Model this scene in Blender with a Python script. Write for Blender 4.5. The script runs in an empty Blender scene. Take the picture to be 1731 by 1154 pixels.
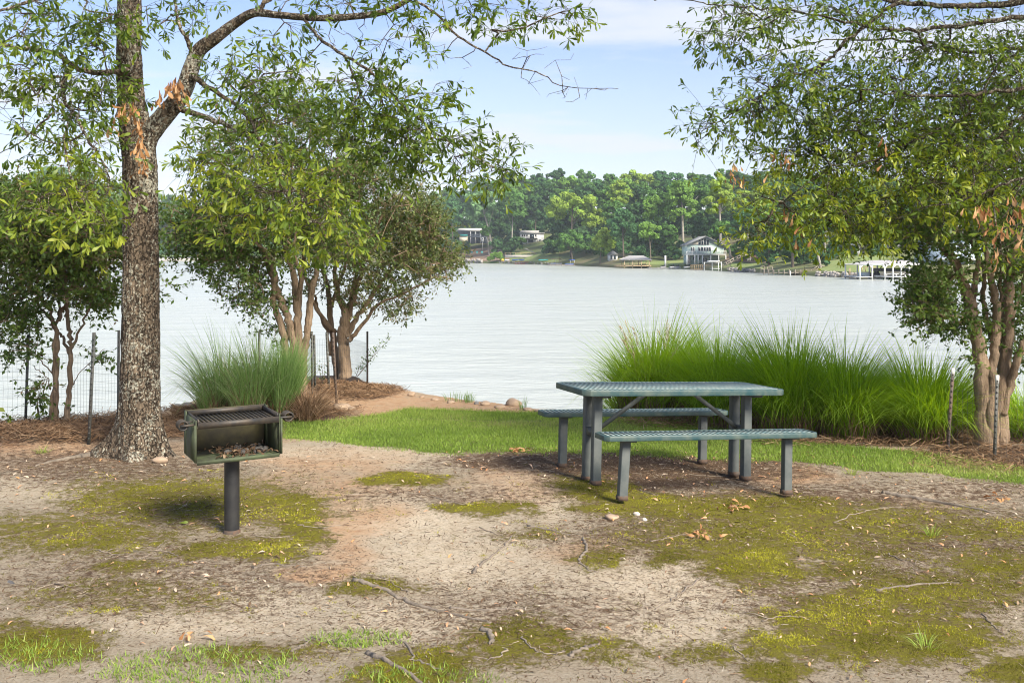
import bpy, math, random
import numpy as np
from mathutils import Vector, Matrix, noise as mnoise
R = math.radians
S = bpy.context.scene
COL = S.collection
rng = np.random.default_rng(7)
random.seed(7)

# ------------------------------------------------------------------ camera
F, CX, HY, HC = 1600.0, 865.5, 429.0, 1.89      # focal length and horizon in photograph pixels, eye height
cam = bpy.data.cameras.new('camera')
cam.sensor_width = 36.0
cam.lens = 36.0 * F / 1731.0
cam.shift_y = (HY - 577.0) / 1731.0
cam.clip_start, cam.clip_end = 0.1, 6000.0
co = bpy.data.objects.new('camera', cam)
co.location = (0, 0, HC); co.rotation_euler = (R(90), 0, 0)
COL.objects.link(co); S.camera = co

# ------------------------------------------------------------------ world and sun
SUN_DIR = Vector((0.50, -0.62, 0.66)).normalized()     # towards the sun: behind the camera, to the right
el = math.asin(SUN_DIR.z); rot = math.atan2(SUN_DIR.x, SUN_DIR.y)
w = bpy.data.worlds.new('World'); S.world = w; w.use_nodes = True
nt = w.node_tree; nt.nodes.clear()
def N(nt, t, **kw):
    n = nt.nodes.new(t)
    for k, v in kw.items():
        if k.startswith('i_'):
            key = k[2:]
            key = int(key) if key.isdigit() else key.replace('_', ' ')
            n.inputs[key].default_value = v
        else: setattr(n, k, v)
    return n
wo = N(nt, 'ShaderNodeOutputWorld'); bg = N(nt, 'ShaderNodeBackground')
sky = N(nt, 'ShaderNodeTexSky', sky_type='NISHITA', sun_disc=False, sun_elevation=el, sun_rotation=rot,
        altitude=200.0, air_density=1.25, dust_density=.5, ozone_density=3.0)
bg.inputs[1].default_value = 0.12
tc = N(nt, 'ShaderNodeTexCoord')
sep = N(nt, 'ShaderNodeSeparateXYZ'); nt.links.new(tc.outputs['Generated'], sep.inputs[0])
# flat cloud layer: project the direction on a plane overhead
mx = N(nt, 'ShaderNodeMath', operation='MAXIMUM', i_1=0.02); nt.links.new(sep.outputs[2], mx.inputs[0])
ad = N(nt, 'ShaderNodeMath', operation='ADD', i_1=0.10); nt.links.new(mx.outputs[0], ad.inputs[0])
dx = N(nt, 'ShaderNodeMath', operation='DIVIDE'); dy = N(nt, 'ShaderNodeMath', operation='DIVIDE')
nt.links.new(sep.outputs[0], dx.inputs[0]); nt.links.new(ad.outputs[0], dx.inputs[1])
nt.links.new(sep.outputs[1], dy.inputs[0]); nt.links.new(ad.outputs[0], dy.inputs[1])
cb = N(nt, 'ShaderNodeCombineXYZ'); nt.links.new(dx.outputs[0], cb.inputs[0]); nt.links.new(dy.outputs[0], cb.inputs[1])
mp = N(nt, 'ShaderNodeMapping'); mp.inputs['Scale'].default_value = (0.55, 1.0, 1.0); mp.inputs['Location'].default_value = (3.1, 1.7, 0)
nt.links.new(cb.outputs[0], mp.inputs[0])
cn = N(nt, 'ShaderNodeTexNoise', i_Scale=1.2, i_Detail=7.0, i_Roughness=0.52); nt.links.new(mp.outputs[0], cn.inputs['Vector'])
cr = N(nt, 'ShaderNodeValToRGB'); cr.color_ramp.elements[0].position = 0.47; cr.color_ramp.elements[1].position = 0.63
cr.color_ramp.interpolation = 'EASE'
nt.links.new(cn.outputs[0], cr.inputs[0])
# thin veil that thickens towards the horizon
vz = N(nt, 'ShaderNodeMapRange', i_1=0.0, i_2=0.26, i_3=0.55, i_4=0.0); nt.links.new(sep.outputs[2], vz.inputs[0])
mxx = N(nt, 'ShaderNodeMath', operation='MAXIMUM'); nt.links.new(vz.outputs[0], mxx.inputs[0])
cs = N(nt, 'ShaderNodeMath', operation='MULTIPLY', i_1=0.85); nt.links.new(cr.outputs[0], cs.inputs[0]); nt.links.new(cs.outputs[0], mxx.inputs[1])
blu = N(nt, 'ShaderNodeMixRGB', blend_type='MULTIPLY', i_0=1.0); blu.inputs[2].default_value = (.545, .51, .60, 1); nt.links.new(sky.outputs[0], blu.inputs[1])
mix = N(nt, 'ShaderNodeMixRGB'); mix.inputs[2].default_value = (2.85, 2.97, 3.22, 1)
nt.links.new(mxx.outputs[0], mix.inputs[0]); nt.links.new(blu.outputs[0], mix.inputs[1])
nt.links.new(mix.outputs[0], bg.inputs[0]); nt.links.new(bg.outputs[0], wo.inputs[0])

sl = bpy.data.lights.new('sun', 'SUN'); sl.energy = 3.4; sl.angle = R(20); sl.color = (1.0, 0.91, 0.76)
so = bpy.data.objects.new('sun', sl); so.rotation_euler = SUN_DIR.to_track_quat('Z', 'Y').to_euler(); COL.objects.link(so)
S.view_settings.view_transform = 'Standard'; S.view_settings.look = 'None'
S.view_settings.exposure = 1.42; S.view_settings.gamma = 1.0
S.render.engine = 'CYCLES'; S.cycles.pixel_filter_type = 'BLACKMAN_HARRIS'; S.cycles.filter_width = 1.05
S.cycles.max_bounces = 7; S.cycles.diffuse_bounces = 3; S.cycles.glossy_bounces = 3
S.cycles.transmission_bounces = 3; S.cycles.transparent_max_bounces = 4; S.cycles.volume_bounces = 0

# ------------------------------------------------------------------ noise in numpy
def _h(ix, iy, s):
    n = (ix * 374761393 + iy * 668265263 + s * 974634777) & 0xffffffff
    n = ((n ^ (n >> 13)) * 1274126177) & 0xffffffff
    return ((n ^ (n >> 16)) & 0xffff) / 65535.0
def vn(x, y, s=0):
    x = np.asarray(x, float); y = np.asarray(y, float)
    ix = np.floor(x).astype(np.int64); iy = np.floor(y).astype(np.int64)
    fx = x - ix; fy = y - iy
    fx = fx * fx * (3 - 2 * fx); fy = fy * fy * (3 - 2 * fy)
    a = _h(ix, iy, s); b = _h(ix + 1, iy, s); c = _h(ix, iy + 1, s); d = _h(ix + 1, iy + 1, s)
    return (a + (b - a) * fx) * (1 - fy) + (c + (d - c) * fx) * fy
def fbm(x, y, s=0, o=4):
    t = 0; a = 0.5
    for i in range(o):
        t = t + a * vn(x * 2 ** i + i * 17.3, y * 2 ** i - i * 9.1, s + i); a *= 0.5
    return t / (1 - 0.5 ** o) - 0.5
def sstep(a, b, x):
    t = np.clip((x - a) / (b - a), 0, 1); return t * t * (3 - 2 * t)

# ------------------------------------------------------------------ ground height
def plane0(x, y):
    x = np.asarray(x, float); y = np.asarray(y, float)
    return -0.025 * np.maximum(x - 0.2, 0) - 0.035 * np.maximum(y - 8.0, 0)
def G0(px, py):            # point of the smooth ground seen at a photograph pixel
    y = 8.0
    for _ in range(40):
        z = float(plane0((px - CX) / F * y, y)); y = 0.5 * y + 0.5 * F * (HC - z) / (py - HY)
    return (px - CX) / F * y, y
shore_px = [(-900, 722), (-300, 720), (0, 716), (60, 712), (180, 704), (270, 696), (312, 690), (360, 668), (430, 650), (500, 637), (560, 632), (600, 634), (622, 646),
            (660, 655), (720, 666), (800, 678), (900, 690), (1000, 694), (1150, 697), (1300, 702), (1450, 708), (1560, 712), (1731, 722), (2100, 738), (3000, 750)]
_sh = np.array([G0(*p) for p in shore_px]); _sh = _sh[np.argsort(_sh[:, 0])]
def Ys(x): return np.interp(x, _sh[:, 0], _sh[:, 1])
MOUNDS = [(-2.75, 13.6, 1.0, 1.3, .20), (-5.6, 9.75, 2.2, .55, .13), (-8.6, 9.6, 2.5, .7, .13), (5.2, 9.75, 1.3, .5, .10), (7.4, 9.6, 2.0, .7, .10), (-3.4, 11.6, 1.1, .7, .05)]
def H0(x, y):
    z = plane0(x, y)
    for (cx, cy, rx, ry, h) in MOUNDS:
        z = z + h * np.exp(-(((x - cx) / rx) ** 2 + ((y - cy) / ry) ** 2) * 1.2)
    return z
WATER = -1.78
def H(x, y, fine=True):
    x = np.asarray(x, float); y = np.asarray(y, float)
    z = H0(x, y) + 0.05 * fbm(x * .5, y * .5, 3, 3)
    if fine: z = z + 0.022 * fbm(x * 3.1, y * 3.1, 11, 4)
    d = y - Ys(x)
    z = z - np.where(d > 0, np.minimum(d * 0.9 + 0.25 * sstep(0, .4, d), 3.2), 0)
    return z
def G(px, py):
    y = 8.0
    for _ in range(60):
        z = float(H0((px - CX) / F * y, y)); y = 0.6 * y + 0.4 * F * (HC - z) / (py - HY)
    x = (px - CX) / F * y
    return Vector((x, y, float(H(x, y))))
def P(px, py, Y): return Vector(((px - CX) / F * Y, Y, HC - (py - HY) / F * Y))
def topx(x, y, z): return CX + F * x / y, HY + F * (HC - z) / y

# ------------------------------------------------------------------ mesh building
class MB:
    def __init__(s): s.v = []; s.f4 = []; s.f3 = []; s.n = 0; s.t4 = []; s.t3 = []; s.ng = []
    def add(s, V, F4=None, F3=None, t=None):
        V = np.asarray(V, float).reshape(-1, 3)
        if F4 is not None and len(F4):
            F4 = np.asarray(F4, int) + s.n; s.f4.append(F4); s.t4.append(np.broadcast_to(0.5 if t is None else t, (len(F4),)) if np.ndim(t) < 1 else np.asarray(t)[:len(F4)] if F3 is None else t[0])
        if F3 is not None and len(F3):
            F3 = np.asarray(F3, int) + s.n; s.f3.append(F3); s.t3.append(np.broadcast_to(0.5 if t is None else t, (len(F3),)) if np.ndim(t) < 1 else np.asarray(t)[:len(F3)] if F4 is None else t[1])
        s.v.append(V); s.n += len(V)
    def box(s, x0, x1, y0, y1, z0, z1, M=None):
        V = np.array([(x, y, z) for z in (z0, z1) for y in (y0, y1) for x in (x0, x1)], float)
        if M is not None: V = np.array([M @ Vector(p) for p in V])
        s.add(V, [(0, 2, 3, 1), (4, 5, 7, 6), (0, 1, 5, 4), (2, 6, 7, 3), (0, 4, 6, 2), (1, 3, 7, 5)]); return s
    def bar(s, a, b, wd, hg, up=(0, 0, 1)):
        a = Vector(a); b = Vector(b); d = (b - a); L = d.length; d.normalize()
        u = Vector(up)
        if abs(d.dot(u)) > .95: u = Vector((1, 0, 0))
        x = d.cross(u).normalized(); z = x.cross(d)
        V = [a + x * sx * wd / 2 + z * sz * hg / 2 + d * t for t in (0, L) for sz in (-1, 1) for sx in (-1, 1)]
        s.add(np.array(V), [(0, 2, 3, 1), (4, 5, 7, 6), (0, 1, 5, 4), (2, 6, 7, 3), (0, 4, 6, 2), (1, 3, 7, 5)]); return s
    def prism(s, pts, ax, a, b):      # polygon in the plane across axis ax, from a to b
        n = len(pts); V = []
        for t in (a, b):
            for (p, q) in pts:
                V.append({'x': (t, p, q), 'y': (p, t, q), 'z': (p, q, t)}[ax])
        k = s.n; s.v.append(np.array(V, float)); s.n += 2 * n
        s.ng.append([k + i for i in range(n)][::-1]); s.ng.append([k + n + i for i in range(n)])
        for i in range(n): s.ng.append([k + i, k + (i + 1) % n, k + n + (i + 1) % n, k + n + i])
        return s
    def tube(s, pts, rad, K=6, cap=True, t=None):
        pts = np.asarray([tuple(p) for p in pts], float); n = len(pts)
        rad = np.broadcast_to(np.asarray(rad, float), (n,))
        T = np.gradient(pts, axis=0); T /= np.linalg.norm(T, axis=1)[:, None] + 1e-9
        ref = np.array([0.31, 0.17, 0.93]) if abs(T[0] @ np.array([0.31, 0.17, 0.93])) < .9 else np.array([1., 0, 0])
        V = np.zeros((n, K, 3)); a = np.arange(K) * 2 * math.pi / K
        u = np.cross(T[0], ref); u /= np.linalg.norm(u)
        for i in range(n):
            u = u - T[i] * (u @ T[i]); u /= np.linalg.norm(u) + 1e-9
            v = np.cross(T[i], u)
            V[i] = pts[i] + rad[i] * (np.cos(a)[:, None] * u + np.sin(a)[:, None] * v)
        i = np.arange(n - 1)[:, None]; j = np.arange(K)[None]
        F4 = np.stack([i * K + j, i * K + (j + 1) % K, (i + 1) * K + (j + 1) % K, (i + 1) * K + j], -1).reshape(-1, 4)
        k0 = s.n; s.add(V.reshape(-1, 3), F4, t=t)
        if cap and K > 3: s.ng.append([k0 + q for q in range(K)][::-1]); s.ng.append([k0 + (n - 1) * K + q for q in range(K)])
        return s
    def lathe(s, prof, K=16, c=(0, 0, 0)):
        c = Vector(c); a = np.arange(K) * 2 * math.pi / K; V = []
        for (r, z) in prof: V += [(c.x + r * math.cos(t), c.y + r * math.sin(t), c.z + z) for t in a]
        n = len(prof); F4 = [(i * K + j, i * K + (j + 1) % K, (i + 1) * K + (j + 1) % K, (i + 1) * K + j) for i in range(n - 1) for j in range(K)]
        s.add(V, F4); return s
    def build(s, name, mat, parent=None, smooth=False, off=None, bevel=0):
        me = bpy.data.meshes.new(name)
        V = np.concatenate(s.v) if s.v else np.zeros((0, 3))
        if off is None and parent is not None and not parent.get('_local'): off = root_of(parent).location
        if off is not None: V = V - np.array(off)
        loops = []; starts = []; tot = []; tt = []; c = 0
        if s.f4:
            A = np.concatenate(s.f4); loops.append(A.ravel()); starts.append(np.arange(len(A)) * 4 + c); c += A.size; tt.append(np.concatenate(s.t4)); tot.append(np.full(len(A), 4))
        if s.f3:
            A = np.concatenate(s.f3); loops.append(A.ravel()); starts.append(np.arange(len(A)) * 3 + c); c += A.size; tt.append(np.concatenate(s.t3)); tot.append(np.full(len(A), 3))
        for g in s.ng:
            loops.append(np.array(g)); starts.append(np.array([c])); c += len(g); tt.append(np.array([.5])); tot.append(np.array([len(g)]))
        loops = np.concatenate(loops).astype(np.int32); starts = np.concatenate(starts).astype(np.int32); tt = np.concatenate(tt).astype(np.float32)
        me.vertices.add(len(V)); me.vertices.foreach_set('co', V.astype(np.float32).ravel())
        me.loops.add(len(loops)); me.loops.foreach_set('vertex_index', loops)
        me.polygons.add(len(starts)); me.polygons.foreach_set('loop_start', starts)
        me.update(calc_edges=True)
        at = me.attributes.new('tint', 'FLOAT', 'FACE'); at.data.foreach_set('value', tt)
        if smooth: me.polygons.foreach_set('use_smooth', np.ones(len(starts), bool))
        me.validate()
        if mat: me.materials.append(mat)
        o = bpy.data.objects.new(name, me); COL.objects.link(o)
        if parent is not None: o.parent = parent
        if bevel:
            b = o.modifiers.new('bevel', 'BEVEL'); b.width = bevel; b.segments = 2; b.limit_method = 'ANGLE'
        return o
def root_of(o):
    while o.parent: o = o.parent
    return o
def tag(o, label=None, cat=None, group=None, kind=None):
    for k, v in (('label', label), ('category', cat), ('group', group), ('kind', kind)):
        if v: o[k] = v
    return o
def thing(name, loc, label, cat, group=None, rz=0, local=False):
    o = bpy.data.objects.new(name, None); COL.objects.link(o); o.location = loc; o.rotation_euler = (0, 0, rz)
    o.empty_display_size = .1
    if local: o['_local'] = 1
    return tag(o, label, cat, group)
def part(mb, name, mat, parent, **k):
    local = bool(root_of(parent).get('_local'))
    return mb.build(name, mat, parent, off=(0, 0, 0) if local else None, **k)

# ------------------------------------------------------------------ materials
MATS = {}
def mat(name, col, rough=.7, metal=0., var=0., vs=6., bump=0., bs=30., spec=.5, col2=None, dist=.01, stretch=None):
    m = bpy.data.materials.new(name); m.use_nodes = True; t = m.node_tree; b = t.nodes['Principled BSDF']
    b.inputs['Roughness'].default_value = rough; b.inputs['Metallic'].default_value = metal
    b.inputs['Specular IOR Level'].default_value = spec
    c2 = col2 or tuple(max(0, c * (1 - var)) for c in col)
    g = N(t, 'ShaderNodeTexCoord'); mp = N(t, 'ShaderNodeMapping'); t.links.new(g.outputs['Object'], mp.inputs[0])
    if stretch: mp.inputs['Scale'].default_value = stretch
    n = N(t, 'ShaderNodeTexNoise', i_Scale=vs, i_Detail=6., i_Roughness=.62); t.links.new(mp.outputs[0], n.inputs['Vector'])
    r = N(t, 'ShaderNodeValToRGB'); r.color_ramp.elements[0].position = .35; r.color_ramp.elements[1].position = .65
    r.color_ramp.elements[0].color = (*c2, 1); r.color_ramp.elements[1].color = (*col, 1)
    t.links.new(n.outputs[0], r.inputs[0]); t.links.new(r.outputs[0], b.inputs['Base Color'])
    if bump:
        n2 = N(t, 'ShaderNodeTexNoise', i_Scale=bs, i_Detail=5.); t.links.new(mp.outputs[0], n2.inputs['Vector'])
        bp = N(t, 'ShaderNodeBump', i_Strength=bump, i_Distance=dist); t.links.new(n2.outputs[0], bp.inputs['Height']); t.links.new(bp.outputs[0], b.inputs['Normal'])
    MATS[name] = m; return m
def leafmat(name, stops, rough=.45, trans=.35, spec=.4, tcol=None):
    m = bpy.data.materials.new(name); m.use_nodes = True; t = m.node_tree; b = t.nodes['Principled BSDF']
    out = t.nodes['Material Output']
    a = N(t, 'ShaderNodeAttribute', attribute_name='tint'); r = N(t, 'ShaderNodeValToRGB')
    els = r.color_ramp.elements
    while len(els) < len(stops): els.new(.5)
    for e, (p, c) in zip(els, stops): e.position = p; e.color = (*c, 1)
    t.links.new(a.outputs['Fac'], r.inputs[0]); t.links.new(r.outputs[0], b.inputs['Base Color'])
    b.inputs['Roughness'].default_value = rough; b.inputs['Specular IOR Level'].default_value = spec
    tr = N(t, 'ShaderNodeBsdfTranslucent'); mxs = N(t, 'ShaderNodeMixShader', i_0=trans)
    hs = N(t, 'ShaderNodeHueSaturation', i_Hue=.485, i_Saturation=1.1, i_Value=1.5); t.links.new(r.outputs[0], hs.inputs['Color']); t.links.new(hs.outputs[0], tr.inputs[0])
    t.links.new(b.outputs[0], mxs.inputs[1]); t.links.new(tr.outputs[0], mxs.inputs[2]); t.links.new(mxs.outputs[0], out.inputs[0])
    MATS[name] = m; return m
oak_leaf = leafmat('oak_leaf', [(0, (.045, .08, .014)), (.4, (.10, .165, .022)), (.75, (.20, .27, .03)), (1, (.32, .36, .045))], trans=.42)
myrtle_leaf = leafmat('myrtle_leaf', [(0, (.045, .085, .02)), (.5, (.095, .165, .034)), (.9, (.15, .22, .04)), (1, (.17, .12, .06))], rough=.5)
myrtle_far = leafmat('myrtle_leaf_pale', [(0, (.05, .08, .022)), (.5, (.11, .155, .04)), (.85, (.18, .21, .065)), (1, (.26, .20, .11))], rough=.5)
dead_leaf = leafmat('dead_leaf', [(0, (.24, .11, .04)), (.5, (.42, .22, .09)), (1, (.55, .34, .17))], trans=.2, rough=.7)
blade_mat = leafmat('grass_blade', [(0, (.15, .27, .022)), (.5, (.28, .45, .036)), (.8, (.38, .54, .068)), (.93, (.24, .28, .06)), (1, (.36, .28, .13))], trans=.5, rough=.5)
blade_pale = leafmat('grass_blade_pale', [(0, (.11, .20, .05)), (.5, (.20, .32, .09)), (.8, (.29, .40, .15)), (.93, (.32, .30, .16)), (1, (.38, .28, .16))], trans=.35, rough=.5)
straw_mat = leafmat('straw', [(0, (.10, .06, .035)), (.5, (.23, .14, .08)), (1, (.42, .30, .19))], trans=.05, rough=.9, spec=.1)
lawn_mat = leafmat('lawn_blade', [(0, (.12, .20, .025)), (.5, (.23, .34, .05)), (.85, (.36, .44, .10)), (1, (.36, .32, .14))], trans=.3, rough=.6)
plume_mat = leafmat('seed_plume', [(0, (.42, .33, .20)), (1, (.66, .55, .38))], trans=.2, rough=.9, spec=.1)
moss_mat = leafmat('moss', [(0, (.10, .10, .012)), (.5, (.21, .205, .018)), (1, (.42, .41, .04))], trans=.15, rough=.9, spec=.1)
litter_mat = leafmat('litter', [(0, (.07, .045, .028)), (.45, (.14, .09, .055)), (.75, (.27, .20, .13)), (.93, (.46, .40, .32)), (1, (.60, .28, .12))], trans=.05, rough=.9, spec=.1)

def bark_mat(name, base, dark, lichen=None, lich_amt=.5, scale=1.):
    m = bpy.data.materials.new(name); m.use_nodes = True; t = m.node_tree; b = t.nodes['Principled BSDF']
    L = t.links.new
    g = N(t, 'ShaderNodeTexCoord'); mp = N(t, 'ShaderNodeMapping'); L(g.outputs['Object'], mp.inputs[0])
    mp.inputs['Scale'].default_value = (1, 1, .25)
    n = N(t, 'ShaderNodeTexNoise', i_Scale=26. * scale, i_Detail=8., i_Roughness=.65); L(mp.outputs[0], n.inputs['Vector'])
    r = N(t, 'ShaderNodeValToRGB'); r.color_ramp.elements[0].position = .36; r.color_ramp.elements[1].position = .62
    r.color_ramp.elements[0].color = (*dark, 1); r.color_ramp.elements[1].color = (*base, 1); L(n.outputs[0], r.inputs[0])
    colr = r.outputs[0]; hgt = n.outputs[0]
    if lichen:
        wn = N(t, 'ShaderNodeTexNoise', i_Scale=9., i_Detail=3.); L(g.outputs['Object'], wn.inputs['Vector'])
        wm = N(t, 'ShaderNodeMixRGB', blend_type='LINEAR_LIGHT', i_0=.10); L(mp.outputs[0], wm.inputs[1]); L(wn.outputs[1], wm.inputs[2])
        vo = N(t, 'ShaderNodeTexVoronoi', feature='DISTANCE_TO_EDGE', i_Scale=24.); L(wm.outputs[0], vo.inputs['Vector'])
        vr = N(t, 'ShaderNodeMapRange', i_1=.0, i_2=.10, i_3=.15, i_4=1.); L(vo.outputs[0], vr.inputs[0])
        cm = N(t, 'ShaderNodeMixRGB'); cm.inputs[1].default_value = (dark[0] * .6, dark[1] * .6, dark[2] * .6, 1); L(vr.outputs[0], cm.inputs[0]); L(colr, cm.inputs[2]); colr = cm.outputs[0]
        hm = N(t, 'ShaderNodeMath', operation='MULTIPLY_ADD', i_1=.35); L(n.outputs[0], hm.inputs[0]); L(vr.outputs[0], hm.inputs[2]); hgt = hm.outputs[0]
    n3 = N(t, 'ShaderNodeTexNoise', i_Scale=2.2, i_Detail=3.); L(g.outputs['Object'], n3.inputs['Vector'])
    mm = N(t, 'ShaderNodeMixRGB', blend_type='MULTIPLY', i_0=.6); mr = N(t, 'ShaderNodeMapRange', i_1=.3, i_2=.7, i_3=.6, i_4=1.35); L(n3.outputs[0], mr.inputs[0])
    L(colr, mm.inputs[1]); L(mr.outputs[0], mm.inputs[2]); colr = mm.outputs[0]
    if lichen:
        vv = N(t, 'ShaderNodeTexNoise', i_Scale=42., i_Detail=4., i_Roughness=.55, i_Distortion=.3); L(g.outputs['Object'], vv.inputs['Vector'])
        lo = .60 - .10 * lich_amt
        v2 = N(t, 'ShaderNodeTexNoise', i_Scale=3.4, i_Detail=3.); L(g.outputs['Object'], v2.inputs['Vector'])
        sm = N(t, 'ShaderNodeMath', operation='MULTIPLY_ADD', i_1=.55); L(v2.outputs[0], sm.inputs[0]); L(vv.outputs[0], sm.inputs[2])
        rr = N(t, 'ShaderNodeMapRange', i_1=lo + .255, i_2=lo + .275); L(sm.outputs[0], rr.inputs[0])
        lm = N(t, 'ShaderNodeMixRGB'); lm.inputs[2].default_value = (*lichen, 1); L(rr.outputs[0], lm.inputs[0]); L(colr, lm.inputs[1]); colr = lm.outputs[0]
    L(colr, b.inputs['Base Color']); b.inputs['Roughness'].default_value = .9; b.inputs['Specular IOR Level'].default_value = .2
    bp = N(t, 'ShaderNodeBump', i_Strength=1., i_Distance=.03 / scale); L(hgt, bp.inputs['Height']); L(bp.outputs[0], b.inputs['Normal'])
    MATS[name] = m; return m
oak_bark = bark_mat('oak_bark', (.20, .155, .11), (.06, .046, .034), (.33, .32, .26), .16)
oak_twig = bark_mat('oak_twig', (.11, .088, .06), (.04, .032, .024), (.22, .22, .16), .2)
myrtle_bark = bark_mat('myrtle_bark', (.34, .25, .17), (.17, .12, .08), None, scale=.5)
pale_bark = mat('pale_bark', (.38, .35, .30), .9, var=.4, vs=2.)
brown_bark = mat('brown_bark', (.16, .13, .10), .9, var=.4, vs=2.)

def ground_mat():
    m = bpy.data.materials.new('dirt_ground'); m.use_nodes = True; t = m.node_tree; b = t.nodes['Principled BSDF']; L = t.links.new
    g = N(t, 'ShaderNodeTexCoord')
    def noise(s, d=6., r=.6, dist=0.): 
        n = N(t, 'ShaderNodeTexNoise', i_Scale=s, i_Detail=d, i_Roughness=r, i_Distortion=dist); L(g.outputs['Object'], n.inputs['Vector']); return n.outputs[0]
    def ramp(fac, st):
        r = N(t, 'ShaderNodeValToRGB'); e = r.color_ramp.elements
        while len(e) < len(st): e.new(.5)
        for k, (p, c) in zip(e, st): k.position = p; k.color = (*c, 1)
        L(fac, r.inputs[0]); return r.outputs[0]
    def mixc(f, a, c):
        x = N(t, 'ShaderNodeMixRGB'); L(f, x.inputs[0]); L(a, x.inputs[1]); L(c, x.inputs[2]); return x.outputs[0]
    def attr(n): return N(t, 'ShaderNodeAttribute', attribute_name=n).outputs['Fac']
    def mask(a, nz, k=.9, w=.12, c=.5):   # attribute broken up by noise
        q = N(t, 'ShaderNodeMath', operation='MULTIPLY_ADD', i_1=k); L(nz, q.inputs[0]); 
        s_ = N(t, 'ShaderNodeMath', operation='SUBTRACT', i_1=k * .5); L(attr(a), s_.inputs[0]); L(s_.outputs[0], q.inputs[2])
        r = N(t, 'ShaderNodeMapRange', i_1=c - w, i_2=c + w); L(q.outputs[0], r.inputs[0]); return r.outputs[0]
    n1, n2, n3, n4 = noise(1.3, 8., .6), noise(9., 8., .7), noise(70., 6., .7), noise(240., 3., .7)
    sand = ramp(n2, [(.3, (.24, .18, .12)), (.43, (.50, .41, .29)), (.65, (.68, .60, .48))])
    gr = ramp(n3, [(.35, (.10, .075, .05)), (.45, (.50, .41, .29)), (.72, (.70, .63, .51))])
    x = N(t, 'ShaderNodeMixRGB', i_0=.5); L(sand, x.inputs[1]); L(gr, x.inputs[2]); base = x.outputs[0]
    clay = ramp(n2, [(.25, (.42, .23, .12)), (.5, (.58, .38, .23)), (.8, (.62, .48, .34))])
    sdm = N(t, 'ShaderNodeMixRGB', blend_type='MULTIPLY', i_0=1.); sr = N(t, 'ShaderNodeMapRange', i_1=0., i_2=1., i_3=.74, i_4=1.22); L(attr('sand'), sr.inputs[0]); sr.inputs[3].default_value = .8; L(base, sdm.inputs[1]); L(sr.outputs[0], sdm.inputs[2]); base = sdm.outputs[0]
    base = mixc(mask('clay', n1, 1.0, .22), base, clay)
    n5_ = noise(17., 7., .75)
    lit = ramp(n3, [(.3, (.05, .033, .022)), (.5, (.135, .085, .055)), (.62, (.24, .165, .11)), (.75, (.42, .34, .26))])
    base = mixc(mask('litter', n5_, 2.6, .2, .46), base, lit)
    fine = ramp(n4, [(.35, (.10, .088, .018)), (.6, (.25, .23, .03)), (.8, (.36, .33, .06))])
    fringe = ramp(n3, [(.35, (.07, .055, .022)), (.52, (.18, .14, .06)), (.7, (.36, .29, .16))])
    nh = N(t, 'ShaderNodeMath', operation='ADD'); n5 = noise(26., 5., .75); L(n2, nh.inputs[0]); L(n5, nh.inputs[1]); nhh = N(t, 'ShaderNodeMath', operation='MULTIPLY', i_1=.5); L(nh.outputs[0], nhh.inputs[0]); nm = nhh.outputs[0]
    base = mixc(mask('moss', nm, 3.2, .22, .36), base, fringe)
    base = mixc(mask('moss', nm, 3.6, .18, .58), base, fine)
    lw = ramp(n3, [(.3, (.10, .12, .03)), (.6, (.16, .22, .05)), (.8, (.3, .26, .14))])
    base = mixc(mask('lawn', n2, .7, .10), base, lw)
    L(base, b.inputs['Base Color']); b.inputs['Roughness'].default_value = .95; b.inputs['Specular IOR Level'].default_value = .15
    ad = N(t, 'ShaderNodeMath', operation='MULTIPLY_ADD', i_1=.35); L(n4, ad.inputs[0]); L(n3, ad.inputs[2])
    bp = N(t, 'ShaderNodeBump', i_Strength=1., i_Distance=.03); L(ad.outputs[0], bp.inputs['Height']); L(bp.outputs[0], b.inputs['Normal'])
    return m

# ------------------------------------------------------------------ ground zones (px ellipses of the photo laid out on the ground)
def zones(px, py, lst, soft=.35):
    v = np.zeros_like(px)
    for (cx, cy, rx, ry, s) in lst:
        d = np.sqrt(((px - cx) / rx) ** 2 + ((py - cy) / ry) ** 2)
        v = np.maximum(v, s * (1 - sstep(1 - soft, 1 + soft, d)))
    return v
MOSS = [(330, 850, 215, 40, .62), (500, 885, 60, 40, .75), (120, 905, 170, 35, .55), (60, 1085, 110, 28, .85), (380, 932, 80, 14, .9), (230, 962, 60, 14, .6), (430, 925, 90, 22, .6), (480, 850, 80, 12, .8),
        (700, 812, 62, 11, .95), (790, 865, 75, 12, .85), (640, 990, 75, 16, .6), (860, 1085, 90, 40, .7), (700, 1130, 110, 30, .85), (30, 1060, 60, 20, .5), (420, 1095, 120, 20, .5),
        (1000, 828, 70, 18, 1), (1100, 850, 110, 20, .95), (1200, 862, 170, 26, .75), (1345, 855, 100, 12, .95), (1280, 905, 220, 42, .66), (1260, 950, 72, 42, .95), (1430, 965, 90, 20, .6), (1040, 862, 80, 12, .8),
        (1410, 1040, 110, 38, .92), (1500, 1080, 170, 50, .82), (1560, 1000, 170, 34, .7), (1660, 960, 90, 30, .6), (1330, 1085, 80, 30, .66), (1700, 1140, 70, 22, .9), (1310, 1140, 70, 20, .85), (1450, 930, 120, 25, .55), (1600, 900, 160, 24, .6), (1380, 880, 260, 30, .6), (1150, 940, 60, 20, .6),
        (880, 900, 60, 10, .5), (1000, 1100, 120, 24, .45), (200, 1010, 180, 30, .35), (1200, 1110, 90, 20, .5), (1010, 940, 50, 25, .5)]
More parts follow.
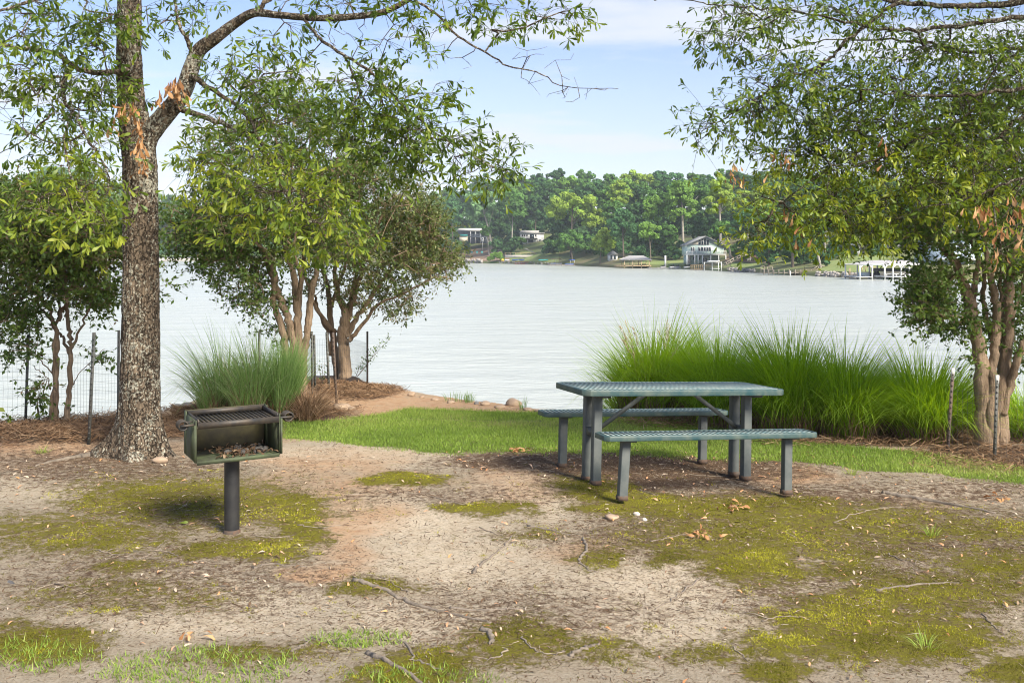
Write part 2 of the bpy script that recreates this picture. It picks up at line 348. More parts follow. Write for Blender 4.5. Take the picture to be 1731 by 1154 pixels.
SAND = [(640, 890, 160, 50, 1), (760, 950, 190, 50, .9), (1130, 985, 190, 55, 1), (1350, 990, 140, 26, .8), (1120, 1060, 180, 50, .9), (690, 1050, 140, 30, 1), (400, 1010, 200, 30, .8), (640, 770, 200, 20, .8), (900, 850, 120, 30, .8), (1690, 1000, 60, 60, .6), (330, 1045, 200, 20, .8), (70, 830, 160, 20, .6), (1600, 1110, 80, 20, .6), (1600, 830, 150, 12, .8)]
CLAY = [(540, 965, 110, 15, .95), (590, 940, 70, 40, .6), (570, 800, 170, 60, .55), (600, 880, 90, 40, .65), (760, 690, 220, 22, 1), (620, 665, 120, 30, 1), (420, 720, 200, 30, .9), (1340, 800, 80, 18, .8), (1000, 930, 90, 30, .5), (860, 820, 120, 40, .5), (1330, 770, 300, 12, .5), (1500, 850, 180, 20, .4), (-300, 740, 600, 60, .8)]
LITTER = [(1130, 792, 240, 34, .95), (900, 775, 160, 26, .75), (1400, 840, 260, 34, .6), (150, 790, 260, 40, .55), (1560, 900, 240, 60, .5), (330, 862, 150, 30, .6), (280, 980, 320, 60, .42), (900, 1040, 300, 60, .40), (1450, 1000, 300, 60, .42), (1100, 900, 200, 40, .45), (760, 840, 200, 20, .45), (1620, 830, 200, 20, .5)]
def masks(x, y):
    z = H0(x, y); px = CX + F * x / np.maximum(y, .8); py = HY + F * (HC - z) / np.maximum(y, .8)
    qx = px + 150 * fbm(x * 1.3, y * 1.3, 71, 4) + 50 * fbm(x * 6, y * 6, 72, 3); qy = py + (34 * fbm(x * 1.6, y * 1.6, 73, 4) + 14 * fbm(x * 7, y * 7, 74, 3)) * np.clip((py - 700) / 200, .1, 1)
    near = 1 - sstep(1180, 1300, py)
    moss = zones(qx, qy, MOSS, .85) * 1.28 * near + (1 - near) * (.5 + .9 * fbm(x * .9, y * .9, 31, 3))
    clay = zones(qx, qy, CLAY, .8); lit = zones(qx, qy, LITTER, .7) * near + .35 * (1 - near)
    fy = np.interp(px, [300, 440, 480, 560, 650, 760, 870, 960, 1100, 1300, 1400, 1560, 1731, 2400], [735, 738, 742, 745, 760, 764, 762, 765, 768, 776, 786, 800, 817, 850])
    by = np.interp(px, [300, 480, 560, 640, 690, 900, 1250, 1300, 1400, 1600, 1731, 2400], [735, 712, 708, 700, 690, 697, 706, 735, 752, 770, 788, 830])
    lawn = sstep(-6, 6, fy - py + 10 * fbm(x * 4, y * 4, 5, 3)) * sstep(-4, 4, py - by) * sstep(430, 520, px)
    band = sstep(0, 5, 712 + (px - 650) * .012 - py) * sstep(0, 5, py - 705 - (px - 650) * .012) * .7
    lawn = np.clip(lawn - band * (px < 920), 0, 1)
    tuft = zones(px, py, [(340, 1128, 180, 40, .55), (600, 1080, 90, 16, .5), (60, 1110, 130, 26, .42), (700, 1150, 160, 20, .4)]) * near
    bed = np.clip(zones(px, py, [(90, 722, 260, 26, 1), (600, 652, 80, 22, 1), (430, 700, 160, 20, .9), (1660, 768, 110, 20, 1), (1480, 740, 220, 16, 1), (1250, 712, 200, 14, .9), (1900, 790, 300, 22, 1), (-300, 735, 300, 40, 1)], .3), 0, 1)
    moss = np.where(y > Ys(x) - .4, 0, moss) * (1 - bed)
    masks.sand = zones(qx, qy, SAND, .8)
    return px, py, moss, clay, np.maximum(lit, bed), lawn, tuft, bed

xs = np.concatenate([np.linspace(-60, -9.2, 26), np.arange(-9, 9, .045), np.linspace(9.2, 60, 26)])
ys = np.concatenate([np.linspace(-30, 2.5, 26), np.arange(2.6, 17, .045), np.linspace(17.2, 24, 8)])
X, Y = np.meshgrid(xs, ys); nx, ny = len(xs), len(ys)
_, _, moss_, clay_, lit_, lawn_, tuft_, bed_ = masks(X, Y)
sand_ = masks.sand
Z = H(X, Y) + .030 * np.clip(moss_, 0, 1) * (.5 + 1.3 * fbm(X * 8, Y * 8, 8, 3)) + .03 * bed_ * fbm(X * 7, Y * 7, 9, 3)
_gx, _gy, _gz = xs, ys, Z
def HG(x, y):        # height of the built ground mesh
    x = np.asarray(x, float); y = np.asarray(y, float)
    i = np.clip(np.searchsorted(_gx, x) - 1, 0, nx - 2); j = np.clip(np.searchsorted(_gy, y) - 1, 0, ny - 2)
    u = (x - _gx[i]) / (_gx[i + 1] - _gx[i]); v = (y - _gy[j]) / (_gy[j + 1] - _gy[j])
    return (_gz[j, i] * (1 - u) + _gz[j, i + 1] * u) * (1 - v) + (_gz[j + 1, i] * (1 - u) + _gz[j + 1, i + 1] * u) * v
mb = MB()
ii = np.arange(ny - 1)[:, None] * nx + np.arange(nx - 1)[None]
mb.add(np.stack([X, Y, Z], -1), np.stack([ii, ii + 1, ii + nx + 1, ii + nx], -1).reshape(-1, 4))
ground = mb.build('ground', ground_mat(), smooth=True)
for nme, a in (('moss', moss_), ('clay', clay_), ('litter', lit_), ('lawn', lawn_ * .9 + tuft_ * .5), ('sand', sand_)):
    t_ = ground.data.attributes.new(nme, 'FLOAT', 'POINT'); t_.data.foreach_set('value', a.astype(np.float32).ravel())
tag(ground, kind='structure')
def gpt(x, y): return Vector((x, y, float(HG(x, y))))
def Gp(px, py):
    p = G(px, py); return gpt(p.x, p.y)

# ------------------------------------------------------------------ water
def water_mat():
    m = bpy.data.materials.new('lake_water'); m.use_nodes = True; t = m.node_tree; b = t.nodes['Principled BSDF']; L = t.links.new
    b.inputs['Base Color'].default_value = (.46, .49, .45, 1); b.inputs['Roughness'].default_value = .22; b.inputs['IOR'].default_value = 1.4
    b.inputs['Specular IOR Level'].default_value = .7
    g = N(t, 'ShaderNodeTexCoord'); mp = N(t, 'ShaderNodeMapping'); mp.inputs['Scale'].default_value = (.4, 1., 1.); mp.inputs['Rotation'].default_value = (0, 0, R(12)); L(g.outputs['Object'], mp.inputs[0])
    a = N(t, 'ShaderNodeTexNoise', i_Scale=3.2, i_Detail=6., i_Roughness=.6, i_Distortion=.4); L(mp.outputs[0], a.inputs['Vector'])
    c = N(t, 'ShaderNodeTexNoise', i_Scale=.5, i_Detail=4., i_Roughness=.5); L(mp.outputs[0], c.inputs['Vector'])
    d = N(t, 'ShaderNodeTexNoise', i_Scale=.02, i_Detail=3.); L(mp.outputs[0], d.inputs['Vector'])
    mr = N(t, 'ShaderNodeMapRange', i_1=.38, i_2=.62, i_3=.35, i_4=1.); L(d.outputs[0], mr.inputs[0])
    s = N(t, 'ShaderNodeMath', operation='MULTIPLY_ADD', i_1=2.2); L(c.outputs[0], s.inputs[0]); L(a.outputs[0], s.inputs[2])
    bp = N(t, 'ShaderNodeBump', i_Distance=.26); L(mr.outputs[0], bp.inputs['Strength']); L(s.outputs[0], bp.inputs['Height']); L(bp.outputs[0], b.inputs['Normal'])
    return m
mb = MB(); mb.add([(-1500, 5, WATER), (1500, 5, WATER), (1500, 2500, WATER), (-1500, 2500, WATER)], [(0, 1, 2, 3)])
tag(mb.build('lake_water', water_mat()), kind='structure')

# ------------------------------------------------------------------ far shore terrain
fs = np.array([(-2600, 520), (-600, 490), (0, 472), (345, 470), (600, 420), (780, 385), (900, 330), (960, 300), (1040, 250), (1160, 228), (1210, 205), (1330, 164), (1450, 143), (1560, 137), (1731, 133), (2400, 125), (5000, 110)], float)
fa = (fs[:, 0] - CX) / F
def shoreY(px): return np.interp(px, fs[:, 0], fs[:, 1])
def hill(d, px):
    d = np.asarray(d, float)
    slope = np.interp(px, [0, 340, 780, 900, 1160, 1300, 1450, 1731], [.03, .03, .12, .13, .065, .075, .085, .07])
    z = .35 + slope * np.minimum(d, 55) + .12 * np.clip(d - 55, 0, 130) + 1.2 * fbm(d * .05, px * .01, 4, 3) * np.clip(d / 20, 0, 1)
    return WATER + np.where(d < 1.2, (d - .6) * .9 * 1.0, z + .2)
pxs = np.concatenate([np.linspace(-2600, -200, 14), np.arange(-190, 1900, 12), np.linspace(1910, 5000, 14)])
ds = np.array([-3, -1, 0, .6, 1.0, 1.3, 4, 8, 13, 19, 26, 34, 43, 54, 66, 80, 100, 130, 170, 220, 300, 420])
PX, DD = np.meshgrid(pxs, ds); YY = shoreY(PX) + DD; XX = (PX - CX) / F * YY
ZZ = hill(DD, PX)
mb = MB(); kx = len(pxs); ii = np.arange(len(ds) - 1)[:, None] * kx + np.arange(kx - 1)[None]
mb.add(np.stack([XX, YY, ZZ], -1), np.stack([ii, ii + 1, ii + kx + 1, ii + kx], -1).reshape(-1, 4))
bank = mat('far_bank', (.13, .19, .05), .95, vs=.06, col2=(.17, .14, .07))
tag(mb.build('hills', bank, smooth=True), kind='structure')
def far(px, d=5.):
    Yq = float(shoreY(px)) + d; return Vector(((px - CX) / F * Yq, Yq, float(hill(d, px))))
#PART2
# ------------------------------------------------------------------ leaves, twigs, crowns
def unit(a): return a / (np.linalg.norm(a, axis=-1, keepdims=True) + 1e-9)
OAK_T = np.array([(0, -.012, 0), (0, .012, 0), (.38, -.06, .05), (.38, .06, .05), (.74, -.14, .03), (.74, .14, .03), (1, -.07, -.08), (1, .07, -.08)])
OAK_F = np.array([(0, 2, 3, 1), (2, 4, 5, 3), (4, 6, 7, 5)])
MYR_T = np.array([(0, 0, 0), (.5, -.27, .05), (1, 0, 0), (.5, .27, .05)])
MYR_F = np.array([(0, 1, 2, 3)])
def add_leaves(mb, pos, ax, L, tpl, fc, tint, up=None, roll=.9, r=rng):
    n = len(pos); ax = unit(ax)
    up = np.array([0, 0, 1.]) + r.normal(0, roll, (n, 3)) if up is None else up
    side = unit(np.cross(ax, up)); nr = np.cross(side, ax)
    L = np.broadcast_to(L, (n,))[:, None, None]
    V = pos[:, None] + L * (tpl[None, :, 0:1] * ax[:, None] + tpl[None, :, 1:2] * side[:, None] + tpl[None, :, 2:3] * nr[:, None])
    k = len(tpl); Fc = (np.arange(n)[:, None, None] * k + fc[None]).reshape(-1, 4)
    mb.add(V.reshape(-1, 3), Fc, t=np.repeat(tint, len(fc)))

def grow(limbs, att, seed=0, step=.22, jit=.05, rmin=.0025, sag=.0, maxr=.03, kpow=.5, expo=.5):
    """limbs: list of (points, radii) already traced; att: points to reach.
    Returns twig paths [(pts, radii)], the end index direction per attractor."""
    r = np.random.default_rng(seed)
    pos = []; par = []; rad = []
    for pts, rr in limbs:
        for i, p in enumerate(pts):
            if i:
                q = Vector(pts[i - 1]); L = (Vector(p) - q).length; m = max(1, int(L / step))
                for k in range(1, m + 1):
                    pos.append(tuple(q.lerp(Vector(p), k / m))); par.append(-1); rad.append(rr[i - 1] + (rr[i] - rr[i - 1]) * k / m)
            else: pos.append(tuple(p)); par.append(-1); rad.append(rr[0])
    n0 = len(pos); cap = n0 + len(att) * 40
    A = np.zeros((cap, 3)); A[:n0] = pos; par = np.concatenate([np.full(n0, -1), np.zeros(cap - n0, int)]); n = n0
    order = np.argsort([np.min(np.sum((A[:n0] - a) ** 2, 1)) for a in att])
    ends = {}
    for ai in order:
        a = att[ai]; d = np.linalg.norm(A[:n] - a, axis=1)
        j = int(np.argmin(d)); L = d[j]; m = min(38, max(1, int(L / step)))
        p0 = A[j].copy(); perp = r.normal(0, 1, 3) * jit * L; prev = j
        for k in range(1, m + 1):
            t = k / m
            q = p0 + (a - p0) * t + perp * math.sin(t * math.pi) + np.array([0, 0, -sag * L * math.sin(t * math.pi)])
            if k < m: q = q + r.normal(0, step * .10, 3)
            A[n] = q; par[n] = prev; prev = n; n += 1
        ends[ai] = prev
    cnt = np.zeros(n)
    for e in ends.values(): cnt[e] += 1
    for i in range(n - 1, n0 - 1, -1):
        if par[i] >= 0: cnt[par[i]] += cnt[i]
    rr = np.concatenate([rad, np.minimum(maxr, rmin * np.maximum(cnt[n0:], 1) ** expo)])
    kids = {}
    for i in range(n0, n): kids.setdefault(par[i], []).append(i)
    paths = []
    starts = [(p, c) for p, cs in kids.items() for c in cs if p < n0 or c != max(cs, key=lambda q: cnt[q])]
    for p, c in starts:
        ix = [p, c]
        while ix[-1] in kids: ix.append(max(kids[ix[-1]], key=lambda q: cnt[q]))
        rd = rr[ix].copy(); rd[0] = min(rr[p], rd[1] * 1.15); paths.append((A[ix], rd))
    dirs = np.zeros((len(att), 3))
    for ai, e in ends.items(): dirs[ai] = A[e] - A[par[e]] if par[e] >= 0 else A[e] - A[max(e - 1, 0)]
    return paths, unit(dirs)

def region_points(regs, seed=0, jz=.0):
    """ellipses (px, py, rx, ry, depth, half depth, count) -> points in the world"""
    r = np.random.default_rng(seed); out = []
    for (cx, cy, rx, ry, Yd, hd, n) in regs:
        k = 0
        while k < n:
            u = r.uniform(-1, 1, 3)
            if (u ** 2).sum() > 1: continue
            out.append(P(cx + rx * u[0], cy + ry * u[1], Yd + hd * u[2])); k += 1
    return np.array([tuple(p) for p in out])

def limb(pxs, base_only=False):
    """[(px, py, depth, width px)] -> points, radii"""
    return [P(a, b, c) for a, b, c, w_ in pxs], [w_ / 2 * c / F for a, b, c, w_ in pxs]
def smooth_path(pts, rad, m=5):
    pts = [Vector(p) for p in pts]; out = []; rr = []
    n = len(pts)
    for i in range(n - 1):
        p0, p1, p2, p3 = pts[max(i - 1, 0)], pts[i], pts[i + 1], pts[min(i + 2, n - 1)]
        for k in range(m):
            t = k / m
            out.append(.5 * ((2 * p1) + (p2 - p0) * t + (2 * p0 - 5 * p1 + 4 * p2 - p3) * t * t + (3 * p1 - p0 - 3 * p2 + p3) * t ** 3)); rr.append(rad[i] + (rad[i + 1] - rad[i]) * t)
    out.append(pts[-1]); rr.append(rad[-1]); return out, rr

def sprays(leafmb, twigmb, att, dirs, r, ntw=5, tl=(.12, .30), nl=(6, 10), leafL=.085, kind='oak', droop=.5, tint=(.15, .75), hi=None, spread=.9, outward=None):
    n = len(att)
    P0 = np.repeat(att, ntw, 0); D = unit(np.repeat(dirs, ntw, 0) * .7 + r.normal(0, spread, (n * ntw, 3)) * [1, 1, .8] + [0, 0, -.12 * droop])
    Lt = r.uniform(*tl, n * ntw); P1 = P0 + D * Lt[:, None] * .55 ; D2 = unit(D + [0, 0, -.35 * droop]); P2 = P1 + D2 * Lt[:, None] * .5
    # three-sided twig
    w0 = .0022 if kind == 'oak' else .0016
    a = np.arange(3) * 2.0944; ring = np.stack([np.cos(a), np.sin(a), 0 * a], 1)
    u = unit(np.cross(D, [0.2, .1, 1.])); v = np.cross(D, u)
    def rg(p, w_): return p[:, None] + w_ * (np.cos(a)[None, :, None] * u[:, None] + np.sin(a)[None, :, None] * v[:, None])
    V = np.concatenate([rg(P0, w0), rg(P1, w0 * .8), rg(P2, w0 * .5)], 1)
    Fq = np.array([(i * 3 + j, i * 3 + (j + 1) % 3, i * 3 + 3 + (j + 1) % 3, i * 3 + 3 + j) for i in range(2) for j in range(3)])
    twigmb.add(V.reshape(-1, 3), (np.arange(len(P0))[:, None, None] * 9 + Fq[None]).reshape(-1, 4))
    base_t = np.repeat(r.uniform(*tint, n), ntw)
    if hi is not None: base_t = base_t + np.repeat(hi, ntw)
    N_ = r.integers(nl[0], nl[1] + 1, len(P0)); idx = np.repeat(np.arange(len(P0)), N_)
    if kind == 'oak':
        t = np.where(r.random(len(idx)) < .8, r.uniform(.88, 1.0, len(idx)), r.uniform(.35, 1, len(idx)))
        ax = unit(D2[idx] * .55 + r.normal(0, .62, (len(idx), 3)) + [0, 0, -.55 * droop])
        LL = leafL * r.uniform(.65, 1.2, len(idx)); T, Fc = OAK_T, OAK_F
    else:
        t = r.uniform(.1, 1.05, len(idx)); ax = unit(D2[idx] * .5 + r.normal(0, .7, (len(idx), 3))); LL = leafL * r.uniform(.7, 1.25, len(idx)); T, Fc = MYR_T, MYR_F
    pos = np.where((t < .55)[:, None], P0[idx] + (P1[idx] - P0[idx]) * (t / .55)[:, None], P1[idx] + (P2[idx] - P1[idx]) * ((t - .55) / .45)[:, None])
    add_leaves(leafmb, pos, ax, LL, T, Fc, np.clip(base_t[idx] + r.normal(0, .12, len(idx)), 0, 1), r=r, roll=.7 if kind == 'oak' else .5)

def rough_trunk(mb, pts, rad, K=56, flare=None, amp=.012, seed=0, base_z=0., mm=14):
    """trunk with furrowed bark and root flare"""
    pts, rad = smooth_path(pts, rad, mm); n = len(pts)
    pts = np.array([tuple(p) for p in pts]); rad = np.array(rad)
    T = unit(np.gradient(pts, axis=0)); u = unit(np.cross(T[0], [0, 1., .1])); V = np.zeros((n, K, 3)); a = np.arange(K) * 2 * math.pi / K
    s = np.concatenate([[0], np.cumsum(np.linalg.norm(np.diff(pts, axis=0), axis=1))])
    for i in range(n):
        u = unit(u - T[i] * (u @ T[i])); v = np.cross(T[i], u)
        ca, sa = np.cos(a), np.sin(a)
        nz = np.array([mnoise.noise(Vector((c * 7 + seed, d * 7, s[i] * 2.6))) for c, d in zip(ca, sa)])
        n2 = np.array([mnoise.noise(Vector((c * 19 + seed, d * 19, s[i] * 9.))) for c, d in zip(ca, sa)])
        rr = rad[i] + amp * (1 - 2 * np.abs(nz)) * 1.1 + amp * .6 * n2
        if flare:
            h = pts[i, 2] - base_z; k = math.exp(-max(h, 0) / .17)
            for (an, am, wd) in flare: rr = rr + am * k * np.exp(-(((a - an + math.pi) % (2 * math.pi) - math.pi) / wd) ** 2)
        V[i] = pts[i] + rr[:, None] * (ca[:, None] * u + sa[:, None] * v)
    i = np.arange(n - 1)[:, None]; j = np.arange(K)[None]
    mb.add(V.reshape(-1, 3), np.stack([i * K + j, i * K + (j + 1) % K, (i + 1) * K + (j + 1) % K, (i + 1) * K + j], -1).reshape(-1, 4))

def dead_cluster(parent, px, py, Yd, n, r, sp=(10, 22), L=.10, path=None):
    mb = MB(); pts = []
    for k in range(n):
        if path:
            t = r.random() * (len(path) - 1); i = int(t); a, b = path[i], path[min(i + 1, len(path) - 1)]
            qx, qy = a[0] + (b[0] - a[0]) * (t - i), a[1] + (b[1] - a[1]) * (t - i); pts.append(P(qx + r.normal(0, 4), qy + r.normal(0, 4), Yd + r.normal(0, .04)))
        else: pts.append(P(px + r.normal(0, sp[0]), py + r.normal(0, sp[1]), Yd + r.normal(0, .1)))
    pts = np.array([tuple(p) for p in pts]); ax = r.normal(0, .38, (n, 3)) + [0, 0, -1.]
    tp = OAK_T.copy(); tp[:, 1] *= 1.05; tp[4:, 2] = [.10, .10, -.05, -.05]
    add_leaves(mb, pts, ax, L * r.uniform(.7, 1.2, n), tp, OAK_F, r.random(n), r=r)
    return part(mb, 'dead_leaf_cluster', dead_leaf, parent)

# ------------------------------------------------------------------ left oak
r1 = np.random.default_rng(21)
bo = Gp(228, 775)
oak = thing('oak_tree', bo, 'tall oak with lichen-spotted furrowed trunk that forks behind the charcoal grill', 'tree')
YO = bo.y + .12
trunk_px = [(226, 790, YO, 84), (229, 765, YO, 80), (233, 735, YO, 74), (235, 700, YO, 71), (237, 640, YO, 68), (238, 560, YO, 66), (238, 480, YO, 63), (238, 400, YO, 61), (238, 330, YO, 60), (236, 280, YO, 60), (232, 235, YO, 60),
            (226, 200, YO, 52), (222, 170, YO, 46), (219, 120, YO, 42), (218, 60, YO, 40), (219, 0, YO, 39), (218, -120, YO + .1, 36), (214, -320, YO + .2, 30), (222, -520, YO + .3, 20), (215, -640, YO + .3, 8)]
p, rd = limb(trunk_px); rd = [q * .86 for q in rd]
tm = MB(); rough_trunk(tm, p, rd, K=120, mm=26, flare=[(math.pi * 1.02, .22, .42), (math.pi * 1.45, .11, .35), (math.pi * .6, .12, .4), (0.1, .20, .35), (math.pi * 1.75, .13, .3)], amp=.014, base_z=bo.z + .02)
trunk = part(tm, 'trunk', oak_bark, oak, smooth=True)
YR = YO
OL = {}
def L_(name, arr): OL[name] = limb(arr)
L_('fork', [(240, 262, YO, 40), (252, 228, YO, 34), (278, 196, YO, 31), (300, 170, YO, 29), (314, 145, YO, 27), (325, 110, YO, 25), (338, 84, YO, 22), (368, 62, YO - .05, 18), (400, 38, YO - .1, 15), (430, 22, YO - .2, 13), (470, 26, YO - .3, 10), (540, 31, YO - .4, 10), (600, 28, YO - .5, 9.5), (650, 20, YO - .55, 8.5), (690, 0, YO - .6, 7), (740, -30, YO - .6, 5), (820, -60, YO - .6, 3)])
L_('up_right', [(430, 22, YO - .2, 9), (455, 0, YO - .2, 8), (500, -50, YO - .3, 7), (600, -120, YO - .3, 4)])
L_('hang', [(513, 32, YO - .38, 6), (530, 52, YO - .4, 6), (545, 70, YO - .45, 6), (580, 92, YO - .5, 5.5), (622, 118, YO - .6, 5), (660, 155, YO - .6, 4), (705, 200, YO - .6, 3.4), (760, 240, YO - .6, 2.8), (820, 276, YO - .6, 1.8), (858, 290, YO - .6, 1.2)])
L_('hang2', [(580, 92, YO - .5, 4), (600, 130, YO - .5, 3.5), (625, 180, YO - .45, 3), (690, 240, YO - .4, 2)])
L_('bare', [(700, 0, YO - .6, 5), (735, 22, YO - .65, 4.2), (775, 62, YO - .7, 3.8), (820, 88, YO - .7, 3.2), (860, 112, YO - .7, 2.6), (905, 122, YO - .7, 2.2), (960, 148, YO - .7, 1.4), (1045, 150, YO - .7, .8)])
L_('mid', [(318, 120, YO, 12), (345, 145, YO - .2, 9), (380, 165, YO - .4, 7), (420, 200, YO - .6, 6), (445, 250, YO - .8, 5), (470, 310, YO - .9, 3.5), (500, 350, YO - 1., 2.5)])
L_('mid2', [(290, 178, YO, 12), (325, 192, YO - .15, 10), (365, 205, YO - .3, 9), (410, 225, YO - .4, 7), (450, 262, YO - .5, 5), (500, 320, YO - .5, 3), (560, 360, YO - .5, 2)])
L_('top', [(326, 105, YO, 10), (318, 70, YO - .1, 8), (306, 50, YO - .2, 6), (298, 20, YO - .2, 5), (292, -30, YO - .2, 4)])
L_('left', [(215, 122, YO - .05, 13), (195, 122, YO - .2, 11), (165, 124, YO - .3, 10), (125, 112, YO - .4, 9.5), (95, 90, YO - .5, 8), (50, 84, YO - .6, 7), (0, 76, YO - .7, 6), (-80, 60, YO - .8, 4)])
L_('left2', [(120, 112, YO - .4, 9), (106, 140, YO - .5, 8), (108, 170, YO - .5, 6.5), (125, 190, YO - .6, 5.5), (142, 225, YO - .7, 5), (165, 262, YO - .8, 4), (185, 300, YO - .9, 2.6)])
L_('left3', [(104, 130, YO - .5, 5), (85, 135, YO - .6, 4), (60, 160, YO - .7, 3.2), (28, 170, YO - .7, 2), (-10, 175, YO - .7, 1.5)])
L_('left4', [(92, 190, YO - .55, 4), (70, 208, YO - .6, 3), (35, 240, YO - .6, 2), (0, 258, YO - .6, 1.4)])
L_('high_left', [(218, -80, YO, 14), (150, -60, YO - .3, 10), (80, -10, YO - .6, 7), (30, 10, YO - .8, 5), (-40, 30, YO - 1, 3)])
L_('low_left', [(120, 190, YO - .6, 4), (110, 240, YO - 1.0, 3.5), (120, 300, YO - 1.3, 3), (150, 350, YO - 1.5, 2)])
lm = MB()
for nme, (pp, rr) in OL.items():
    if nme == 'fork': rough_trunk(lm, pp, rr, K=28, amp=.005, seed=5)
    else:
        a_, b_ = smooth_path(pp, rr, 5); a_ = [q + Vector(r1.normal(0, .006, 3)) for q in a_]; lm.tube(a_, b_, 8)
OREG = [(60, 40, 110, 55, YO - .7, .5, 36), (150, 60, 60, 60, YO - .5, .4, 18), (50, 130, 90, 40, YO - .7, .4, 16), (160, 150, 60, 60, YO - .4, .35, 22), (130, 170, 60, 50, YO - .6, .4, 20), (40, 210, 60, 60, YO - .7, .4, 8),
        (230, 40, 60, 50, YO - .4, .3, 10), (250, 100, 50, 50, YO - .4, .3, 8), (330, 30, 60, 40, YO - .3, .4, 10), (170, 30, 40, 30, YO - .7, .3, 8),
        (130, 250, 80, 40, YO - .8, .4, 20), (170, 300, 60, 40, YO - .9, .4, 18), (120, 350, 110, 50, YO - 1.4, .5, 44), (200, 120, 30, 40, YO - .5, .2, 6),
        (400, 130, 70, 36, YO - .5, .4, 17), (460, 180, 80, 45, YO - .6, .4, 27), (400, 210, 60, 50, YO - .5, .4, 14), (480, 120, 60, 30, YO - .4, .3, 14),
        (440, 300, 80, 55, YO - .9, .5, 30), (510, 350, 75, 55, YO - .9, .5, 34), (560, 400, 50, 30, YO - .9, .4, 10), (400, 350, 60, 45, YO - .9, .5, 12), (350, 260, 50, 60, YO - .7, .4, 14),
        (620, 150, 60, 40, YO - .6, .3, 26), (680, 190, 70, 45, YO - .6, .3, 34), (730, 240, 60, 35, YO - .6, .3, 26), (650, 240, 50, 40, YO - .5, .3, 20), (800, 275, 55, 22, YO - .6, .25, 18), (845, 290, 20, 14, YO - .6, .15, 6), (690, 285, 40, 12, YO - .5, .2, 5), (600, 210, 40, 40, YO - .5, .3, 14), (727, 150, 16, 14, YO - .6, .1, 2), (640, 108, 14, 10, YO - .6, .1, 2),
        (690, 60, 70, 30, YO - .6, .3, 7), (720, 5, 160, 22, YO - .6, .3, 22), (840, 60, 16, 22, YO - .7, .2, 5), (930, 18, 60, 18, YO - .7, .3, 10), (560, 0, 90, 18, YO - .4, .3, 10), (500, 30, 30, 30, YO - .4, .2, 4), (640, 70, 14, 10, YO - .5, .1, 2), (460, 60, 20, 20, YO - .3, .2, 3),
        (219, -330, 420, 200, YO, 2.2, 90), (650, -150, 250, 90, YO - .4, 1.0, 22), (-150, 0, 120, 120, YO - .5, .8, 20), (700, -240, 260, 120, YO + .6, 1.4, 24)]
att = region_points(OREG, 3)
_px = CX + F * att[:, 0] / att[:, 1]; _py = HY + F * (HC - att[:, 2]) / att[:, 1]
_fl = np.array([(240, 262), (252, 228), (278, 196), (314, 145), (325, 110), (338, 84), (368, 62), (400, 38), (430, 22)], float)
_d = np.min([np.hypot(_px - (a[0] + (b[0] - a[0]) * t), _py - (a[1] + (b[1] - a[1]) * t)) for a, b in zip(_fl[:-1], _fl[1:]) for t in (0, .5, 1)], axis=0)
att = att[~(((_d < 34) | ((abs(_px - 235) < 46) & (_py > 95) & (_py < 760)) | ((_px > 232) & (_px < 330) & (_py > 60) & (_py < 240)) | ((abs(_px - 219) < 30) & (_py > 30) & (_py <= 95) & (att[:, 0] > -9))) & (att[:, 1] < YO + .5))]
paths, dirs = grow(list(OL.values()) + [limb(trunk_px[13:])], att, seed=4, step=.14, jit=.10, rmin=.0026, maxr=.02)
for a_, b_ in paths: lm.tube(a_, b_, 5, cap=False)
# bare twigs on the bare limb
bt = region_points([(900, 120, 90, 50, YO - .7, .3, 26), (960, 150, 70, 30, YO - .7, .3, 18), (760, 90, 60, 40, YO - .6, .3, 16), (610, 60, 60, 40, YO - .5, .3, 16), (60, 200, 70, 60, YO - .6, .3, 22), (560, 60, 60, 30, YO - .4, .2, 12)], 8)
bp_, _ = grow(list(OL.values()), bt, seed=9, step=.08, jit=.12, rmin=.0016, maxr=.004)
for a_, b_ in bp_: lm.tube(a_, b_, 4, cap=False)
lf = MB(); tw = MB()
pxa = CX + F * att[:, 0] / att[:, 1]; pya = HY + F * (HC - att[:, 2]) / att[:, 1]
hi = np.where((pya > 255) & (pxa < 620) & (pya < 480), .22, -.05)
sprays(lf, tw, att, dirs, r1, ntw=3, tl=(.12, .34), nl=(6, 10), leafL=.086, hi=hi)
lm.v += []; branches = part(lm, 'branches', oak_bark, oak, smooth=True)
part(tw, 'twigs', oak_twig, oak); part(lf, 'crown', oak_leaf, oak)
dead_cluster(oak, 0, 0, YO - .42, 60, r1, path=[(188, 218), (200, 190), (216, 172), (226, 180), (230, 200), (236, 222), (240, 250)], L=.11)
dead_cluster(oak, 0, 0, YO - .36, 22, r1, path=[(240, 262), (243, 275), (240, 290)], L=.08)
dead_cluster(oak, 0, 0, YO - .26, 46, r1, path=[(262, 172), (270, 156), (282, 146), (292, 136), (300, 140), (308, 162)], L=.11)
dead_cluster(oak, 370, 195, YO - .45, 5, r1, sp=(3, 8))
hn = MB(); c0 = P(213, 118, YO - .19)     # healed branch collar
hn.tube([P(203, 122, YO - .15), P(212, 118, YO - .19), P(222, 122, YO - .15)], [.022, .03, .022], 8); part(hn, 'branch_scar', oak_bark, oak, smooth=True)

